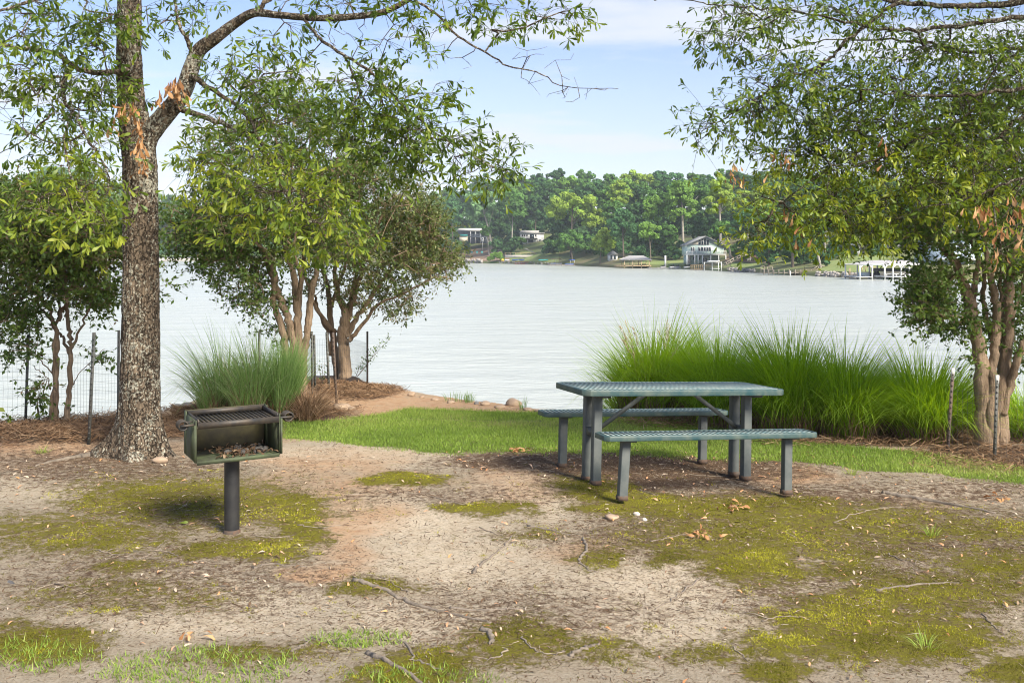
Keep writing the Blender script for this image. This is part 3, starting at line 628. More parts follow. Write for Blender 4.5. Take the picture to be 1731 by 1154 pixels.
# ------------------------------------------------------------------ right oak, its trunk beyond the right edge of the picture
ro = gpt(6.6, 8.6)
oak2 = thing('oak_tree', ro, 'oak whose long leafy limbs reach in from the right edge high above the picnic table', 'tree')
YQ = 8.5
T2 = limb([(2104, 830, 8.6, 88), (2106, 700, 8.6, 76), (2104, 400, 8.6, 70), (2096, 100, 8.6, 64), (2100, -200, 8.6, 50), (2090, -500, 8.6, 20)])
tm = MB(); rough_trunk(tm, *T2, K=32, flare=[(0, .2, .4), (2, .2, .4), (4, .2, .4)], base_z=ro.z); part(tm, 'trunk', oak_bark, oak2, smooth=True)
QL = [limb(a) for a in [
    [(2100, -60, 8.6, 26), (1900, -20, 8.5, 16), (1731, 4, 8.5, 12), (1620, 10, 8.4, 10), (1530, 6, 8.4, 7), (1470, -8, 8.4, 5)],
    [(2100, 0, 8.6, 22), (1880, 20, 8.3, 12), (1731, 30, 8.2, 9), (1640, 42, 8.2, 8), (1550, 50, 8.2, 6.5), (1470, 46, 8.2, 5), (1400, 30, 8.2, 4), (1300, 16, 8.2, 3), (1220, 10, 8.2, 2.4), (1160, 0, 8.2, 1.6), (1100, -2, 8.2, 1)],
    [(1560, 5, 8.4, 8), (1505, 12, 8.3, 7), (1468, 40, 8.3, 6), (1430, 70, 8.2, 5.4), (1404, 98, 8.2, 5), (1370, 118, 8.1, 4), (1320, 140, 8.1, 3.2), (1270, 172, 8.1, 2.4), (1220, 205, 8.1, 1.8), (1180, 240, 8.1, 1)],
    [(2100, 80, 8.6, 20), (1860, 60, 8.8, 11), (1731, 80, 8.8, 7), (1640, 88, 8.8, 6), (1560, 70, 8.8, 5), (1480, 68, 8.8, 3), (1380, 72, 8.8, 2), (1280, 100, 8.8, 1)],
    [(2100, 200, 8.6, 18), (1880, 150, 8.3, 10), (1731, 150, 8.1, 7), (1660, 158, 8.0, 6), (1580, 163, 8.0, 5.5), (1520, 158, 7.9, 4), (1455, 150, 7.9, 2.5)],
    [(1800, 60, 8.8, 9), (1731, 110, 8.9, 8), (1680, 150, 9.0, 7), (1600, 190, 9.0, 5), (1510, 215, 9., 4), (1420, 232, 9., 3), (1340, 250, 9., 2), (1270, 250, 9, 1.2)],
    [(2100, 260, 8.6, 18), (1860, 200, 8.6, 10), (1731, 200, 8.4, 7), (1690, 230, 8.4, 5.6), (1620, 275, 8.4, 4.6), (1550, 320, 8.4, 3.6), (1470, 340, 8.4, 2.6), (1390, 360, 8.4, 1.6)],
    [(1731, 80, 8.6, 6), (1680, 120, 8.5, 5), (1640, 190, 8.4, 4), (1560, 230, 8.3, 3.4), (1480, 270, 8.2, 3), (1400, 290, 8.2, 2), (1320, 340, 8.2, 1.3)],
    [(2100, 330, 8.6, 15), (1850, 290, 8.2, 8), (1731, 300, 8.0, 5), (1680, 320, 7.9, 4), (1620, 340, 7.9, 3), (1560, 350, 7.9, 2)],
    [(1900, 0, 8.4, 12), (1780, 100, 8.8, 8), (1700, 190, 9.1, 5), (1620, 215, 9.1, 4), (1520, 240, 9.1, 3), (1440, 260, 9.1, 2)]]]
lm = MB()
for pp, rr in QL:
    a_, b_ = smooth_path(pp, rr, 6); a_ = [q + Vector(r1.normal(0, .008, 3)) for q in a_]; lm.tube(a_, b_, 8)
QREG = [(1270, 22, 90, 24, 8.3, .4, 26), (1205, 60, 40, 22, 8.2, .3, 10), (1290, 60, 50, 22, 8.3, .3, 7), (1370, 25, 60, 25, 8.3, .3, 10), (1450, 20, 60, 24, 8.4, .4, 13), (1360, 130, 60, 28, 8.2, .3, 22), (1300, 155, 50, 28, 8.1, .3, 20), (1250, 188, 45, 24, 8.1, .3, 17), (1200, 215, 22, 18, 8.1, .2, 6), (1178, 240, 10, 10, 8.1, .1, 2), (1225, 235, 8, 16, 8.1, .1, 2),
        (1350, 190, 60, 30, 8.2, .4, 17), (1430, 120, 50, 40, 8.3, .4, 16), (1420, 200, 70, 40, 8.5, .5, 34), (1330, 245, 60, 22, 8.7, .4, 17), (1290, 262, 30, 16, 8.7, .3, 5),
        (1540, 40, 70, 40, 8.5, .4, 16), (1650, 60, 90, 60, 8.5, .5, 32), (1560, 110, 90, 50, 8.4, .5, 32), (1660, 150, 90, 60, 8.5, .6, 45), (1500, 170, 70, 45, 8.3, .6, 32), (1560, 210, 90, 50, 8.6, .6, 46), (1460, 260, 90, 50, 8.6, .6, 50), (1380, 290, 70, 40, 8.5, .5, 28),
        (1660, 250, 90, 60, 8.4, .6, 46), (1560, 300, 100, 50, 8.3, .6, 55), (1310, 350, 55, 34, 8.2, .3, 23), (1275, 385, 35, 18, 8.1, .2, 7), (1400, 350, 70, 40, 8.3, .5, 40), (1480, 360, 80, 40, 8.3, .5, 40), (1640, 330, 90, 45, 8.1, .5, 34), (1340, 395, 30, 16, 8.2, .2, 4), (1440, 395, 60, 20, 8.3, .3, 12), (1715, 180, 50, 120, 8.6, .6, 24), (1715, 400, 40, 30, 8., .3, 9),
        (1800, 100, 100, 180, 8.6, 1.2, 39), (2000, 0, 200, 300, 8.6, 1.6, 62), (1700, -140, 420, 110, 8.6, 1.6, 70), (2300, 0, 220, 260, 8.6, 1.6, 32)]
att = region_points(QREG, 13)
paths, dirs = grow(QL + [T2], att, seed=14, step=.15, jit=.09, rmin=.0024, maxr=.018)
for a_, b_ in paths: lm.tube(a_, b_, 5, cap=False)
bt = region_points([(1270, 90, 80, 30, 8.3, .3, 22), (1420, 80, 60, 30, 8.3, .3, 14), (1600, 180, 130, 90, 8.2, .5, 50), (1680, 260, 60, 120, 8.2, .4, 36)], 18)
bp_, _ = grow(QL, bt, seed=19, step=.10, jit=.10, rmin=.0016, maxr=.004)
for a_, b_ in bp_: lm.tube(a_, b_, 4, cap=False)
lf = MB(); tw = MB(); pxa = CX + F * att[:, 0] / att[:, 1]; pya = HY + F * (HC - att[:, 2]) / att[:, 1]
sprays(lf, tw, att, dirs, r1, ntw=4, tl=(.10, .34), nl=(6, 9), leafL=.070, hi=np.where(pya > 240, .2, -.05))
part(lm, 'branches', oak_twig, oak2, smooth=True); part(tw, 'twigs', oak_twig, oak2); part(lf, 'crown', oak_leaf, oak2)
for (cx, cy, sx, sy, n, d) in [(1243, 294, 9, 12, 16, 8.2), (1322, 272, 12, 12, 16, 8.2), (1352, 382, 8, 14, 14, 8.2), (1492, 238, 3, 12, 7, 8.0), (1335, 365, 8, 8, 7, 8.2)]: dead_cluster(oak2, cx, cy, d, n, r1, sp=(sx, sy), L=.08)
for (cx, cy, sx, sy, n) in [(1660, 350, 14, 10, 16), (1688, 385, 10, 16, 16), (1715, 350, 10, 14, 14), (1686, 432, 6, 10, 8), (1722, 410, 8, 14, 8)]: dead_cluster(oak2, cx, cy, 6.9, n, r1, sp=(sx, sy), L=.085)
dl = MB()
for a in [[(1731, 300, 6.9, 3), (1710, 345, 6.9, 2), (1688, 372, 6.9, 1.6), (1660, 345, 6.9, 1)], [(1800, 200, 7.6, 6), (1731, 300, 6.9, 3)], [(1710, 345, 6.9, 2), (1720, 400, 6.9, 1.2), (1686, 425, 6.9, 1)]]:
    pp, rr = limb(a); dl.tube(*smooth_path(pp, rr, 5), K=5)
part(dl, 'branch', oak_twig, oak2)

# ------------------------------------------------------------------ crape myrtles
def myrtle(base, label, stems, regs, seed, leafL=.05, lmat=myrtle_leaf, ntw=6, nl=(7, 12), step=.16, tint=(.15, .7), maxr=.03, group='multi-stemmed myrtle trees along the bank', hi=None):
    r = np.random.default_rng(seed)
    t = thing('myrtle_tree', base, label, 'tree', group)
    sm = MB(); ls = [limb(a) for a in stems]
    for pp, rr in ls:
        a_, b_ = smooth_path(pp, rr, 6)
        # fluted, slightly irregular smooth stems
        b_ = [q * (1 + .035 * math.sin(i * .8 + seed)) for i, q in enumerate(b_)]
        a_ = [q + Vector(r.normal(0, .008, 3)) for q in a_]; sm.tube(a_, b_, 12)
    att = region_points(regs, seed)
    paths, dirs = grow(ls, att, seed=seed, step=step, jit=.08, rmin=.003, maxr=maxr, expo=.45)
    for a_, b_ in paths: sm.tube(a_, b_, 5, cap=False)
    part(sm, 'trunk', myrtle_bark, t, smooth=True)
    lf = MB(); tw = MB()
    h_ = None if hi is None else np.array([hi(CX + F * a[0] / a[1], HY + F * (HC - a[2]) / a[1]) for a in att])
    sprays(lf, tw, att, dirs, r, ntw=ntw, tl=(.14, .34), nl=nl, leafL=leafL, kind='myrtle', droop=0, tint=tint, hi=h_)
    part(tw, 'twigs', myrtle_bark, t); part(lf, 'crown', lmat, t)
    return t
# left
YL = Gp(95, 716).y
myrtle(Gp(102, 716), 'small two-stemmed myrtle at the far left growing behind the wire fence', [
    [(92, 722, YL, 14.0), (94, 680, YL, 9.4), (96, 620, YL, 7.8), (95, 560, YL, 7.0), (80, 520, YL, 6.2), (55, 490, YL, 4.7), (25, 470, YL, 3.5), (-10, 450, YL, 2.3)],
    [(86, 722, YL, 7.8), (92, 640, YL, 5.5), (93, 560, YL, 5.5), (104, 530, YL, 5.5), (112, 500, YL, 4.7), (108, 450, YL - .1, 3.9), (92, 420, YL - .1, 3.1), (70, 370, YL - .1, 2.3)],
    [(110, 722, YL, 12.5), (116, 670, YL, 8.6), (119, 600, YL, 7.8), (118, 560, YL, 7.0), (114, 520, YL, 6.2), (118, 490, YL, 6.2), (132, 470, YL, 4.7), (150, 430, YL, 3.9), (160, 390, YL + .1, 3.1), (175, 340, YL + .1, 2.0)],
    [(119, 600, YL, 6.2), (106, 570, YL + .1, 4.7), (92, 555, YL + .1, 4.3), (78, 530, YL + .2, 3.9), (50, 505, YL + .2, 3.1), (10, 480, YL + .3, 2.3)],
    [(120, 590, YL, 5.5), (135, 560, YL, 3.9), (150, 520, YL, 3.4), (160, 480, YL - .1, 2.7), (190, 440, YL - .1, 1.9)],
    [(100, 540, YL + .1, 4.7), (100, 500, YL + .2, 3.9), (92, 470, YL + .3, 3.1), (80, 440, YL + .3, 3.1), (60, 400, YL + .3, 2.3)],
    [(95, 640, YL, 2.3), (70, 610, YL - .1, 2.0), (45, 585, YL - .2, 1.6), (15, 585, YL - .2, 1.1)],
    [(96, 662, YL, 1.9), (80, 640, YL - .1, 1.6), (60, 620, YL - .1, 1.1)], [(122, 650, YL, 1.6), (140, 625, YL, 1.2), (175, 590, YL, 0.9)]],
    [(60, 380, 130, 70, YL, .9, 70), (150, 380, 90, 60, YL, .8, 50), (60, 420, 110, 50, YL, .8, 120), (-60, 430, 80, 80, YL, .8, 50), (150, 420, 80, 50, YL, .7, 76), (40, 350, 90, 50, YL, .7, 70), (150, 350, 90, 50, YL + .2, .7, 50), (60, 480, 90, 34, YL, .7, 54), (150, 490, 60, 34, YL, .6, 40), (20, 530, 60, 40, YL, .5, 20), (30, 540, 60, 30, YL - .1, .5, 20), (40, 590, 40, 20, YL - .2, .3, 10), (170, 510, 40, 20, YL, .4, 10), (155, 600, 22, 14, YL, .2, 4), (65, 660, 25, 20, YL - .1, .2, 5), (230, 420, 40, 60, YL, .5, 20), (270, 480, 14, 10, YL, .2, 2)],
    51, leafL=.055, tint=(.3, .95))
# middle pair
YA = 12.9
myrtle(gpt((492 - CX) / F * YA, YA), 'broad multi-stemmed myrtle behind the tall grass clumps, left of the pair on the point', [
    [(490, 690, YA, 22), (487, 640, YA, 15), (482, 590, YA, 14), (478, 560, YA, 13), (468, 530, YA, 11), (462, 500, YA, 10), (466, 470, YA - .1, 9), (450, 430, YA - .2, 6), (420, 400, YA - .3, 5), (380, 380, YA - .4, 3.5), (340, 350, YA - .4, 2)],
    [(500, 690, YA, 24), (498, 620, YA, 17), (495, 575, YA, 15), (488, 540, YA, 13), (476, 510, YA, 12), (465, 480, YA + .1, 10), (450, 440, YA + .2, 8), (430, 390, YA + .3, 6), (400, 330, YA + .4, 4), (370, 270, YA + .4, 2)],
    [(508, 690, YA, 22), (506, 600, YA, 15), (503, 550, YA, 13), (500, 500, YA, 12), (497, 470, YA, 11), (486, 430, YA, 9), (478, 380, YA, 7), (470, 300, YA, 5), (465, 220, YA, 3), (470, 160, YA, 2)],
    [(512, 690, YA, 20), (512, 610, YA, 13), (520, 560, YA, 12), (524, 520, YA, 12), (530, 480, YA - .1, 10), (540, 440, YA - .1, 8), (550, 390, YA - .1, 6), (560, 330, YA, 4.5), (575, 250, YA, 2.5)],
    [(506, 560, YA + .1, 10), (506, 500, YA + .2, 9), (512, 450, YA + .3, 8), (520, 390, YA + .3, 6), (520, 320, YA + .3, 4), (525, 200, YA + .3, 2)],
    [(500, 510, YA, 7), (508, 470, YA - .2, 6), (498, 420, YA - .4, 5), (505, 370, YA - .5, 4), (515, 300, YA - .5, 3)]],
    [(310, 400, 50, 40, YA, .9, 34), (370, 430, 60, 40, YA, .9, 30), (400, 380, 110, 70, YA, 1.3, 120), (330, 370, 60, 50, YA, .9, 40), (400, 450, 70, 35, YA, .9, 50), (440, 500, 60, 30, YA, .9, 34), (460, 320, 130, 80, YA, 1.4, 190), (380, 260, 80, 60, YA, 1.1, 40), (480, 210, 90, 60, YA, 1.2, 80), (440, 155, 60, 30, YA, .8, 14), (560, 300, 70, 70, YA, 1.2, 70), (560, 210, 50, 40, YA, .9, 18), (560, 400, 70, 50, YA, 1.1, 60), (500, 420, 70, 40, YA, 1.2, 40), (520, 170, 40, 30, YA, .6, 8), (460, 562, 30, 12, YA, .4, 5), (600, 260, 60, 50, YA + .4, 1., 30), (640, 280, 50, 30, YA + .6, .8, 14)],
    52, leafL=.052, lmat=myrtle_leaf, ntw=6, step=.2, tint=(.1, .75), maxr=.035, hi=lambda a, b: .18 if b < 300 else .08)
YB = 14.3
myrtle(gpt((580 - CX) / F * YB, YB), 'spreading pale-barked myrtle standing on the red clay mound at the tip of the point', [
    [(584, 640, YB, 24), (582, 600, YB, 20), (580, 560, YB, 19), (584, 530, YB, 15), (572, 500, YB, 9), (566, 460, YB, 7), (570, 410, YB, 5), (580, 350, YB, 3.5)],
    [(584, 560, YB, 12), (594, 520, YB, 9), (606, 480, YB, 8), (618, 430, YB, 6), (640, 380, YB, 5), (660, 320, YB, 3)],
    [(586, 570, YB, 12), (604, 535, YB, 8), (625, 505, YB, 7), (650, 470, YB, 5.5), (680, 440, YB, 4.5), (715, 420, YB, 3.5), (750, 400, YB, 2)],
    [(590, 575, YB - .1, 9), (612, 550, YB - .2, 6), (640, 515, YB - .2, 5), (690, 492, YB - .2, 3.5), (740, 465, YB - .2, 2)],
    [(572, 640, YB + .2, 16), (566, 590, YB + .2, 12), (558, 540, YB + .2, 10), (556, 500, YB + .2, 9), (548, 460, YB + .3, 7), (540, 420, YB + .3, 5), (530, 360, YB + .3, 3)],
    [(566, 560, YB + .1, 9), (548, 540, YB, 7), (530, 512, YB, 6), (520, 480, YB, 5), (500, 450, YB, 3)],
    [(560, 520, YB + .2, 7), (572, 480, YB + .3, 6), (590, 430, YB + .4, 5), (600, 360, YB + .4, 3.5), (615, 300, YB + .4, 2)],
    [(590, 520, YB + .1, 7), (600, 470, YB + .2, 6), (612, 430, YB + .3, 5), (640, 400, YB + .4, 3.5), (700, 370, YB + .4, 2.5)],
    [(560, 600, YB + .2, 7), (552, 560, YB + .1, 5), (540, 530, YB + .1, 5), (533, 500, YB, 4)]],
    [(660, 420, 110, 60, YB, 1.5, 150), (720, 440, 60, 40, YB, 1.0, 60), (640, 500, 70, 28, YB, .9, 44), (690, 350, 60, 50, YB, 1.2, 60), (640, 330, 70, 50, YB, 1.2, 60), (590, 400, 80, 60, YB, 1.4, 70), (720, 380, 50, 40, YB, 1., 40), (680, 520, 30, 14, YB, .5, 8), (550, 480, 50, 30, YB, .8, 18), (760, 440, 22, 18, YB, .5, 10), (590, 310, 50, 40, YB, 1., 26), (690, 300, 30, 20, YB, .5, 6), (545, 350, 50, 50, YB, 1., 26)],
    53, leafL=.05, lmat=myrtle_far, ntw=6, step=.2, tint=(.05, .95), maxr=.03)
# right
YM = Gp(1680, 752).y
myrtle(Gp(1678, 752), 'large smooth-barked myrtle in the right-hand mulch bed beside the grasses', [
    [(1664, 765, YM, 36), (1664, 720, YM, 31), (1662, 660, YM, 27), (1658, 610, YM, 24), (1650, 560, YM, 21), (1640, 520, YM, 20), (1634, 490, YM, 17), (1622, 460, YM, 14), (1608, 430, YM, 12), (1590, 400, YM, 9), (1570, 370, YM + .1, 7), (1540, 330, YM + .1, 4)],
    [(1676, 765, YM - .05, 28), (1676, 700, YM - .05, 22), (1678, 640, YM - .05, 17), (1682, 590, YM - .05, 15), (1684, 540, YM - .05, 14), (1680, 490, YM - .1, 12), (1668, 440, YM - .1, 9), (1660, 390, YM - .1, 8), (1650, 340, YM - .1, 6), (1640, 280, YM - .1, 4)],
    [(1692, 765, YM + .05, 30), (1690, 700, YM + .05, 25), (1696, 640, YM + .05, 21), (1702, 580, YM + .05, 19), (1705, 520, YM, 18), (1706, 470, YM, 15), (1712, 420, YM, 12), (1715, 350, YM, 8), (1720, 260, YM, 5)],
    [(1696, 700, YM, 16), (1708, 650, YM, 14), (1722, 600, YM - .1, 12), (1740, 560, YM - .1, 10), (1770, 500, YM - .1, 8), (1800, 420, YM, 5)],
    [(1640, 520, YM, 12), (1648, 480, YM + .1, 10), (1652, 440, YM + .1, 8), (1640, 400, YM + .2, 7), (1625, 360, YM + .2, 6), (1610, 300, YM + .3, 4), (1595, 220, YM + .3, 2)],
    [(1684, 590, YM + .2, 10), (1670, 545, YM + .3, 9), (1662, 500, YM + .3, 8), (1662, 460, YM + .3, 7), (1640, 400, YM + .4, 6), (1620, 340, YM + .4, 5), (1600, 280, YM + .4, 3)],
    [(1618, 455, YM, 7), (1600, 430, YM - .1, 6), (1585, 415, YM - .1, 5), (1545, 400, YM - .1, 4), (1500, 385, YM - .1, 3), (1440, 382, YM - .1, 2)],
    [(1700, 560, YM, 10), (1716, 520, YM + .1, 8), (1732, 470, YM + .2, 7), (1750, 380, YM + .2, 5)],
    [(1690, 640, YM + .1, 9), (1688, 580, YM + .2, 8), (1694, 520, YM + .2, 7), (1690, 440, YM + .2, 6), (1690, 340, YM + .2, 4)],
    [(1640, 540, YM - .1, 5), (1615, 535, YM - .2, 3), (1590, 530, YM - .2, 2)]],
    [(1600, 380, 90, 60, YM, 1.0, 80), (1700, 300, 80, 90, YM, 1.0, 90), (1600, 270, 90, 60, YM + .2, .9, 60), (1580, 480, 50, 22, YM, .7, 40), (1575, 525, 45, 18, YM - .1, .6, 40), (1600, 545, 40, 14, YM - .1, .5, 16), (1540, 500, 18, 10, YM, .4, 6), (1660, 540, 30, 40, YM + .2, .5, 12), (1720, 520, 30, 60, YM + .2, .5, 22), (1720, 420, 50, 60, YM + .2, .8, 34), (1720, 600, 25, 40, YM + .3, .4, 10), (1820, 380, 90, 160, YM, 1., 70), (1520, 400, 60, 25, YM, .6, 24), (1470, 390, 40, 18, YM, .4, 8), (1645, 610, 14, 8, YM, .2, 2), (1680, 180, 90, 60, YM + .2, .8, 40), (1700, 450, 40, 40, YM, .6, 10)],
    54, leafL=.05, tint=(.1, .75), maxr=.03)

# ------------------------------------------------------------------ tall grasses
def blades(mb, n, c, rad, h, spread, r, lean=(0, 0), wid=.007, seg=5, t=(.1, .85), zfun=HG, stiff=.5):
    a = r.uniform(0, 2 * math.pi, n); q = np.sqrt(r.random(n)); bx = c[0] + rad[0] * q * np.cos(a); by = c[1] + rad[1] * q * np.sin(a); bz = zfun(bx, by) - .02
    hh = h * r.uniform(.72, 1.08, n); az = a + r.normal(0, .6, n); hh = hh * (1.12 - .40 * q ** 2)
    sp = spread * r.uniform(.45, 1.15, n) * (.25 + .75 * q)
    dx = np.cos(az) * sp + lean[0] * hh; dy = np.sin(az) * sp + lean[1] * hh
    k = np.linspace(0, 1, seg + 1)
    droop = r.uniform(.05, 1, n) * stiff
    px_ = bx[:, None] + dx[:, None] * (k ** 1.9)[None]; py_ = by[:, None] + dy[:, None] * (k ** 1.9)[None]
    pz_ = bz[:, None] + hh[:, None] * (k[None] - droop[:, None] * (k ** 3.2)[None])
    C = np.stack([px_, py_, pz_], -1)
    fz = r.uniform(0, math.pi, n); sd = np.stack([np.cos(fz), np.sin(fz), 0 * fz], -1)
    W = wid * r.uniform(.6, 1.3, n)[:, None] * np.array([.8, 1, 1, .85, .55, .08] if seg == 5 else np.linspace(1, .1, seg + 1))[None]
    V = np.stack([C - sd[:, None] * W[..., None] / 2, C + sd[:, None] * W[..., None] / 2], 2)
    b0 = np.arange(n)[:, None] * (2 * (seg + 1)) + 2 * np.arange(seg)[None]
    Fq = np.stack([b0, b0 + 1, b0 + 3, b0 + 2], -1).reshape(-1, 4)
    tt = r.uniform(*t, n)
    mb.add(V.reshape(-1, 3), Fq, t=np.repeat(tt, seg))
def clump(px, py, hpx, wpx, n, label, seed, m=blade_mat, lean=(.12, 0), dr=.45, plumes=0, strawn=.35, group='tall ornamental grass clumps', spread=.8, wid=.0095, t=(.1, .96), stiff=.78):
    r = np.random.default_rng(seed); b = Gp(px, py); s = b.y / F
    t_ = thing('ornamental_grass', b, label, 'ornamental grass', group)
    mb = MB(); rad = (wpx * s * .36, dr); h = hpx * s
    blades(mb, n, (b.x, b.y), rad, h, spread, r, lean, wid, t=t, stiff=stiff); part(mb, 'foliage', m, t_)
    mb = MB(); blades(mb, int(n * strawn), (b.x, b.y), (rad[0] * 1.08, rad[1] * 1.1), h * .5, .30, r, (0, 0), .008, stiff=.9); part(mb, 'dry_blades', straw_mat, t_)
    for k in range(plumes):
        q = MB(); x = b.x + r.uniform(-.6, .5) * rad[0] * 1.2; y = b.y - rad[1] * r.uniform(.3, 1.); z = float(HG(x, y)); ln = r.normal(-.05, .2); hz = h * r.uniform(.5, .8)
        pts = [(x, y, z), (x + ln * .3, y - .05, z + hz * .6), (x + ln, y - .1, z + hz)]; pp, rr = smooth_path(pts, [.002, .0018, .001], 4); q.tube(pp, rr, 4)
        m_ = 40; tt = r.uniform(.78, 1, m_); pos = np.array([tuple(Vector(pts[1]).lerp(Vector(pts[2]), (u - .6) / .4)) for u in tt]); add_leaves(q, pos, r.normal(0, .35, (m_, 3)) + [ln, 0, 1.], .05, MYR_T * [1, .35, 1], MYR_F, r.uniform(.7, 1, m_), r=r)
        part(q, 'plume', plume_mat, t_)
    return t_
clump(1108, 694, 196, 165, 4400, 'bright rounded grass clump with buff plumes behind the left end of the picnic table', 61, lean=(.03, -.06), plumes=12, dr=.65, spread=.95, t=(.3, .9))
clump(1212, 712, 180, 130, 3000, 'grass clump directly behind the right half of the picnic table top', 62, lean=(-.06, -.05), dr=.55, t=(.1, .8))
clump(1330, 728, 205, 140, 3600, 'tallest dark green grass clump just right of the picnic table', 63, lean=(-.12, 0), dr=.5, t=(.05, .7))
clump(1428, 738, 190, 110, 2400, 'drooping grass clump between the tallest clump and the gap with water showing', 64, lean=(.06, 0), dr=.45, t=(.05, .75))
clump(1558, 746, 180, 120, 3400, 'grass clump left of the leaning fence stake and the right myrtle', 65, lean=(-.03, -.03), dr=.5, t=(.1, .8))
clump(1500, 722, 120, 60, 500, 'thin see-through grass tuft in the gap of the grass row', 67, lean=(.05, -.05), dr=.25, t=(.1, .8))
clump(1730, 742, 130, 80, 900, 'grass clump at the right edge behind the myrtle stems', 66, lean=(.05, 0), dr=.4)
clump(1622, 725, 110, 60, 700, 'darker green grass clump between the leaning stake and the right myrtle', 68, lean=(.05, 0), dr=.3, t=(0, .5))
GL = 'tall ornamental grass clumps'
clump(372, 700, 165, 66, 800, 'feathery wind-blown grass clump left of centre behind the charcoal grill', 71, m=blade_pale, lean=(-.20, 0), dr=.5, spread=.6, wid=.006)
clump(430, 704, 172, 76, 1100, 'grass clump with arching blades directly behind the grill top', 72, m=blade_pale, lean=(-.05, 0), dr=.5, spread=.55, wid=.0065, t=(.2, .95))
clump(482, 700, 140, 50, 1100, 'upright green grass clump in front of the middle myrtle stems', 73, m=blade_pale, lean=(.02, 0), dr=.45, spread=.3, wid=.007, t=(.1, .8), stiff=.25)
clump(525, 704, 66, 50, 900, 'low browning grass clump at the right end of the left grasses', 74, m=straw_mat, lean=(.08, 0), dr=.35, spread=.4, wid=.006)

# ------------------------------------------------------------------ lawn, moss, litter, mulch
def scatter(n, x0, x1, y0, y1, field, r):
    """random ground points kept with probability field(x, y); denser near the camera"""
    x = r.uniform(x0, x1, n); y = r.uniform(y0, y1, n); k = r.random(n) < field(x, y); return x[k], y[k]
def tiny(mb, x, y, h, w_, r, t, lean=.6):
    n = len(x); z = HG(x, y); a = r.uniform(0, 2 * math.pi, n); sd = np.stack([np.cos(a), np.sin(a), 0 * a], -1) * (w_ / 2)
    b = np.stack([x, y, z - .002], -1); d = r.normal(0, lean, (n, 3)); d[:, 2] = 1; d = unit(d) * (h * r.uniform(.5, 1.3, n))[:, None]
    V = np.stack([b - sd, b + sd, b + d], 1); mb.add(V.reshape(-1, 3), F3=np.arange(n * 3).reshape(-1, 3), t=t)
rs = np.random.default_rng(90)
fl = lambda i: (lambda x, y: masks(x, y)[i])
mb = MB(); x, y = scatter(420000, -4.5, 9.5, 7.6, 12.8, fl(5), rs); tiny(mb, x, y, .035, .007, rs, np.clip(.45 + 1.2 * fbm(x * .9, y * .9, 41, 3) + rs.normal(0, .18, len(x)), 0, 1))
def f_t(x, y): q = masks(x, y); return np.clip(q[6] * 1.3 - .35 + .9 * fbm(x * 2.2, y * 2.2, 77, 3), 0, 1)
x, y = scatter(60000, -2.8, .2, 3.6, 5.2, f_t, rs); tiny(mb, x, y, .045, .006, rs, np.clip(rs.normal(.42, .22, len(x)), 0, 1), lean=.7)
tag(mb.build('lawn_grass', lawn_mat), 'short green grass strip behind the grill and picnic table and tufts at the lower left', 'grass', kind='stuff')
mb = MB()
def f_m(x, y): q = masks(x, y)[2]; return np.clip((q - .5 + 1.9 * fbm(x * 7, y * 7, 8, 4) + 1.3 * fbm(x * 22, y * 22, 18, 2)) * 1.8, 0, 1)
for (n, x0, x1, y0, y1, h, w_) in [(420000, -3.5, 3.6, 3.8, 6.2, .013, .005), (240000, -4.5, 5.2, 6.2, 8.6, .012, .008)]:
    x, y = scatter(n, x0, x1, y0, y1, f_m, rs); tiny(mb, x, y, h, w_, rs, np.clip(.42 + 2.4 * fbm(x * 3, y * 3, 55, 4) + rs.normal(0, .15, len(x)), 0, 1), lean=1.0)
tag(mb.build('moss', moss_mat), 'yellow-green moss patches spread over the bare dirt', 'moss', kind='stuff')
def chips(mb, x, y, L, W, r, t, zup=.3, hoff=.004):
    n = len(x); z = HG(x, y) + hoff * r.random(n); a = r.uniform(0, 2 * math.pi, n)
    ax = np.stack([np.cos(a), np.sin(a), r.normal(0, zup, n) * .4], -1)
    up = np.array([0, 0, 1.]) + r.normal(0, zup, (n, 3))
    tp = np.array([(-.5, -.5, 0), (.5, -.5, 0), (.5, .5, 0), (-.5, .5, 0)]); ax = unit(ax); sd = unit(np.cross(ax, up))
    c = np.stack([x, y, z], -1); L = (L * r.uniform(.4, 1.5, n))[:, None]; W = (W * r.uniform(.5, 1.4, n))[:, None]
    V = np.stack([c - ax * L / 2 - sd * W / 2, c + ax * L / 2 - sd * W / 2 * .6, c + ax * L / 2 + sd * W / 2 * .6, c - ax * L / 2 + sd * W / 2], 1)
    mb.add(V.reshape(-1, 3), np.arange(n * 4).reshape(-1, 4), t=t)
mb = MB()
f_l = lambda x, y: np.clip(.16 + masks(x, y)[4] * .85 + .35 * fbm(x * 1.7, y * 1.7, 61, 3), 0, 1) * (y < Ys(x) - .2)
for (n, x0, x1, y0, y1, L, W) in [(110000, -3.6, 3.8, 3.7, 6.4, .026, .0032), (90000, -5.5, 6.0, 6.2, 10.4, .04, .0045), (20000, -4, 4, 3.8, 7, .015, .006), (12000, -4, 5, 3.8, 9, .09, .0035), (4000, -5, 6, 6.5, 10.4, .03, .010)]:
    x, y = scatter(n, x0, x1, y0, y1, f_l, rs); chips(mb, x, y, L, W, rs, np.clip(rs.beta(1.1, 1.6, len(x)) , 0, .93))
x, y = scatter(5500, -4.5, 5.5, 3.8, 9.6, f_l, rs); n = len(x)
add_leaves(mb, np.stack([x, y, HG(x, y) + .012], -1), np.stack([rs.normal(0, 1, n), rs.normal(0, 1, n), rs.normal(0, .15, n)], -1), .036 * rs.uniform(.6, 1.5, n), OAK_T * [1, 1.1, 2.2], OAK_F, np.where(rs.random(n) < .5, rs.uniform(.93, 1, n), rs.uniform(.35, .8, n)), r=rs, roll=.35)
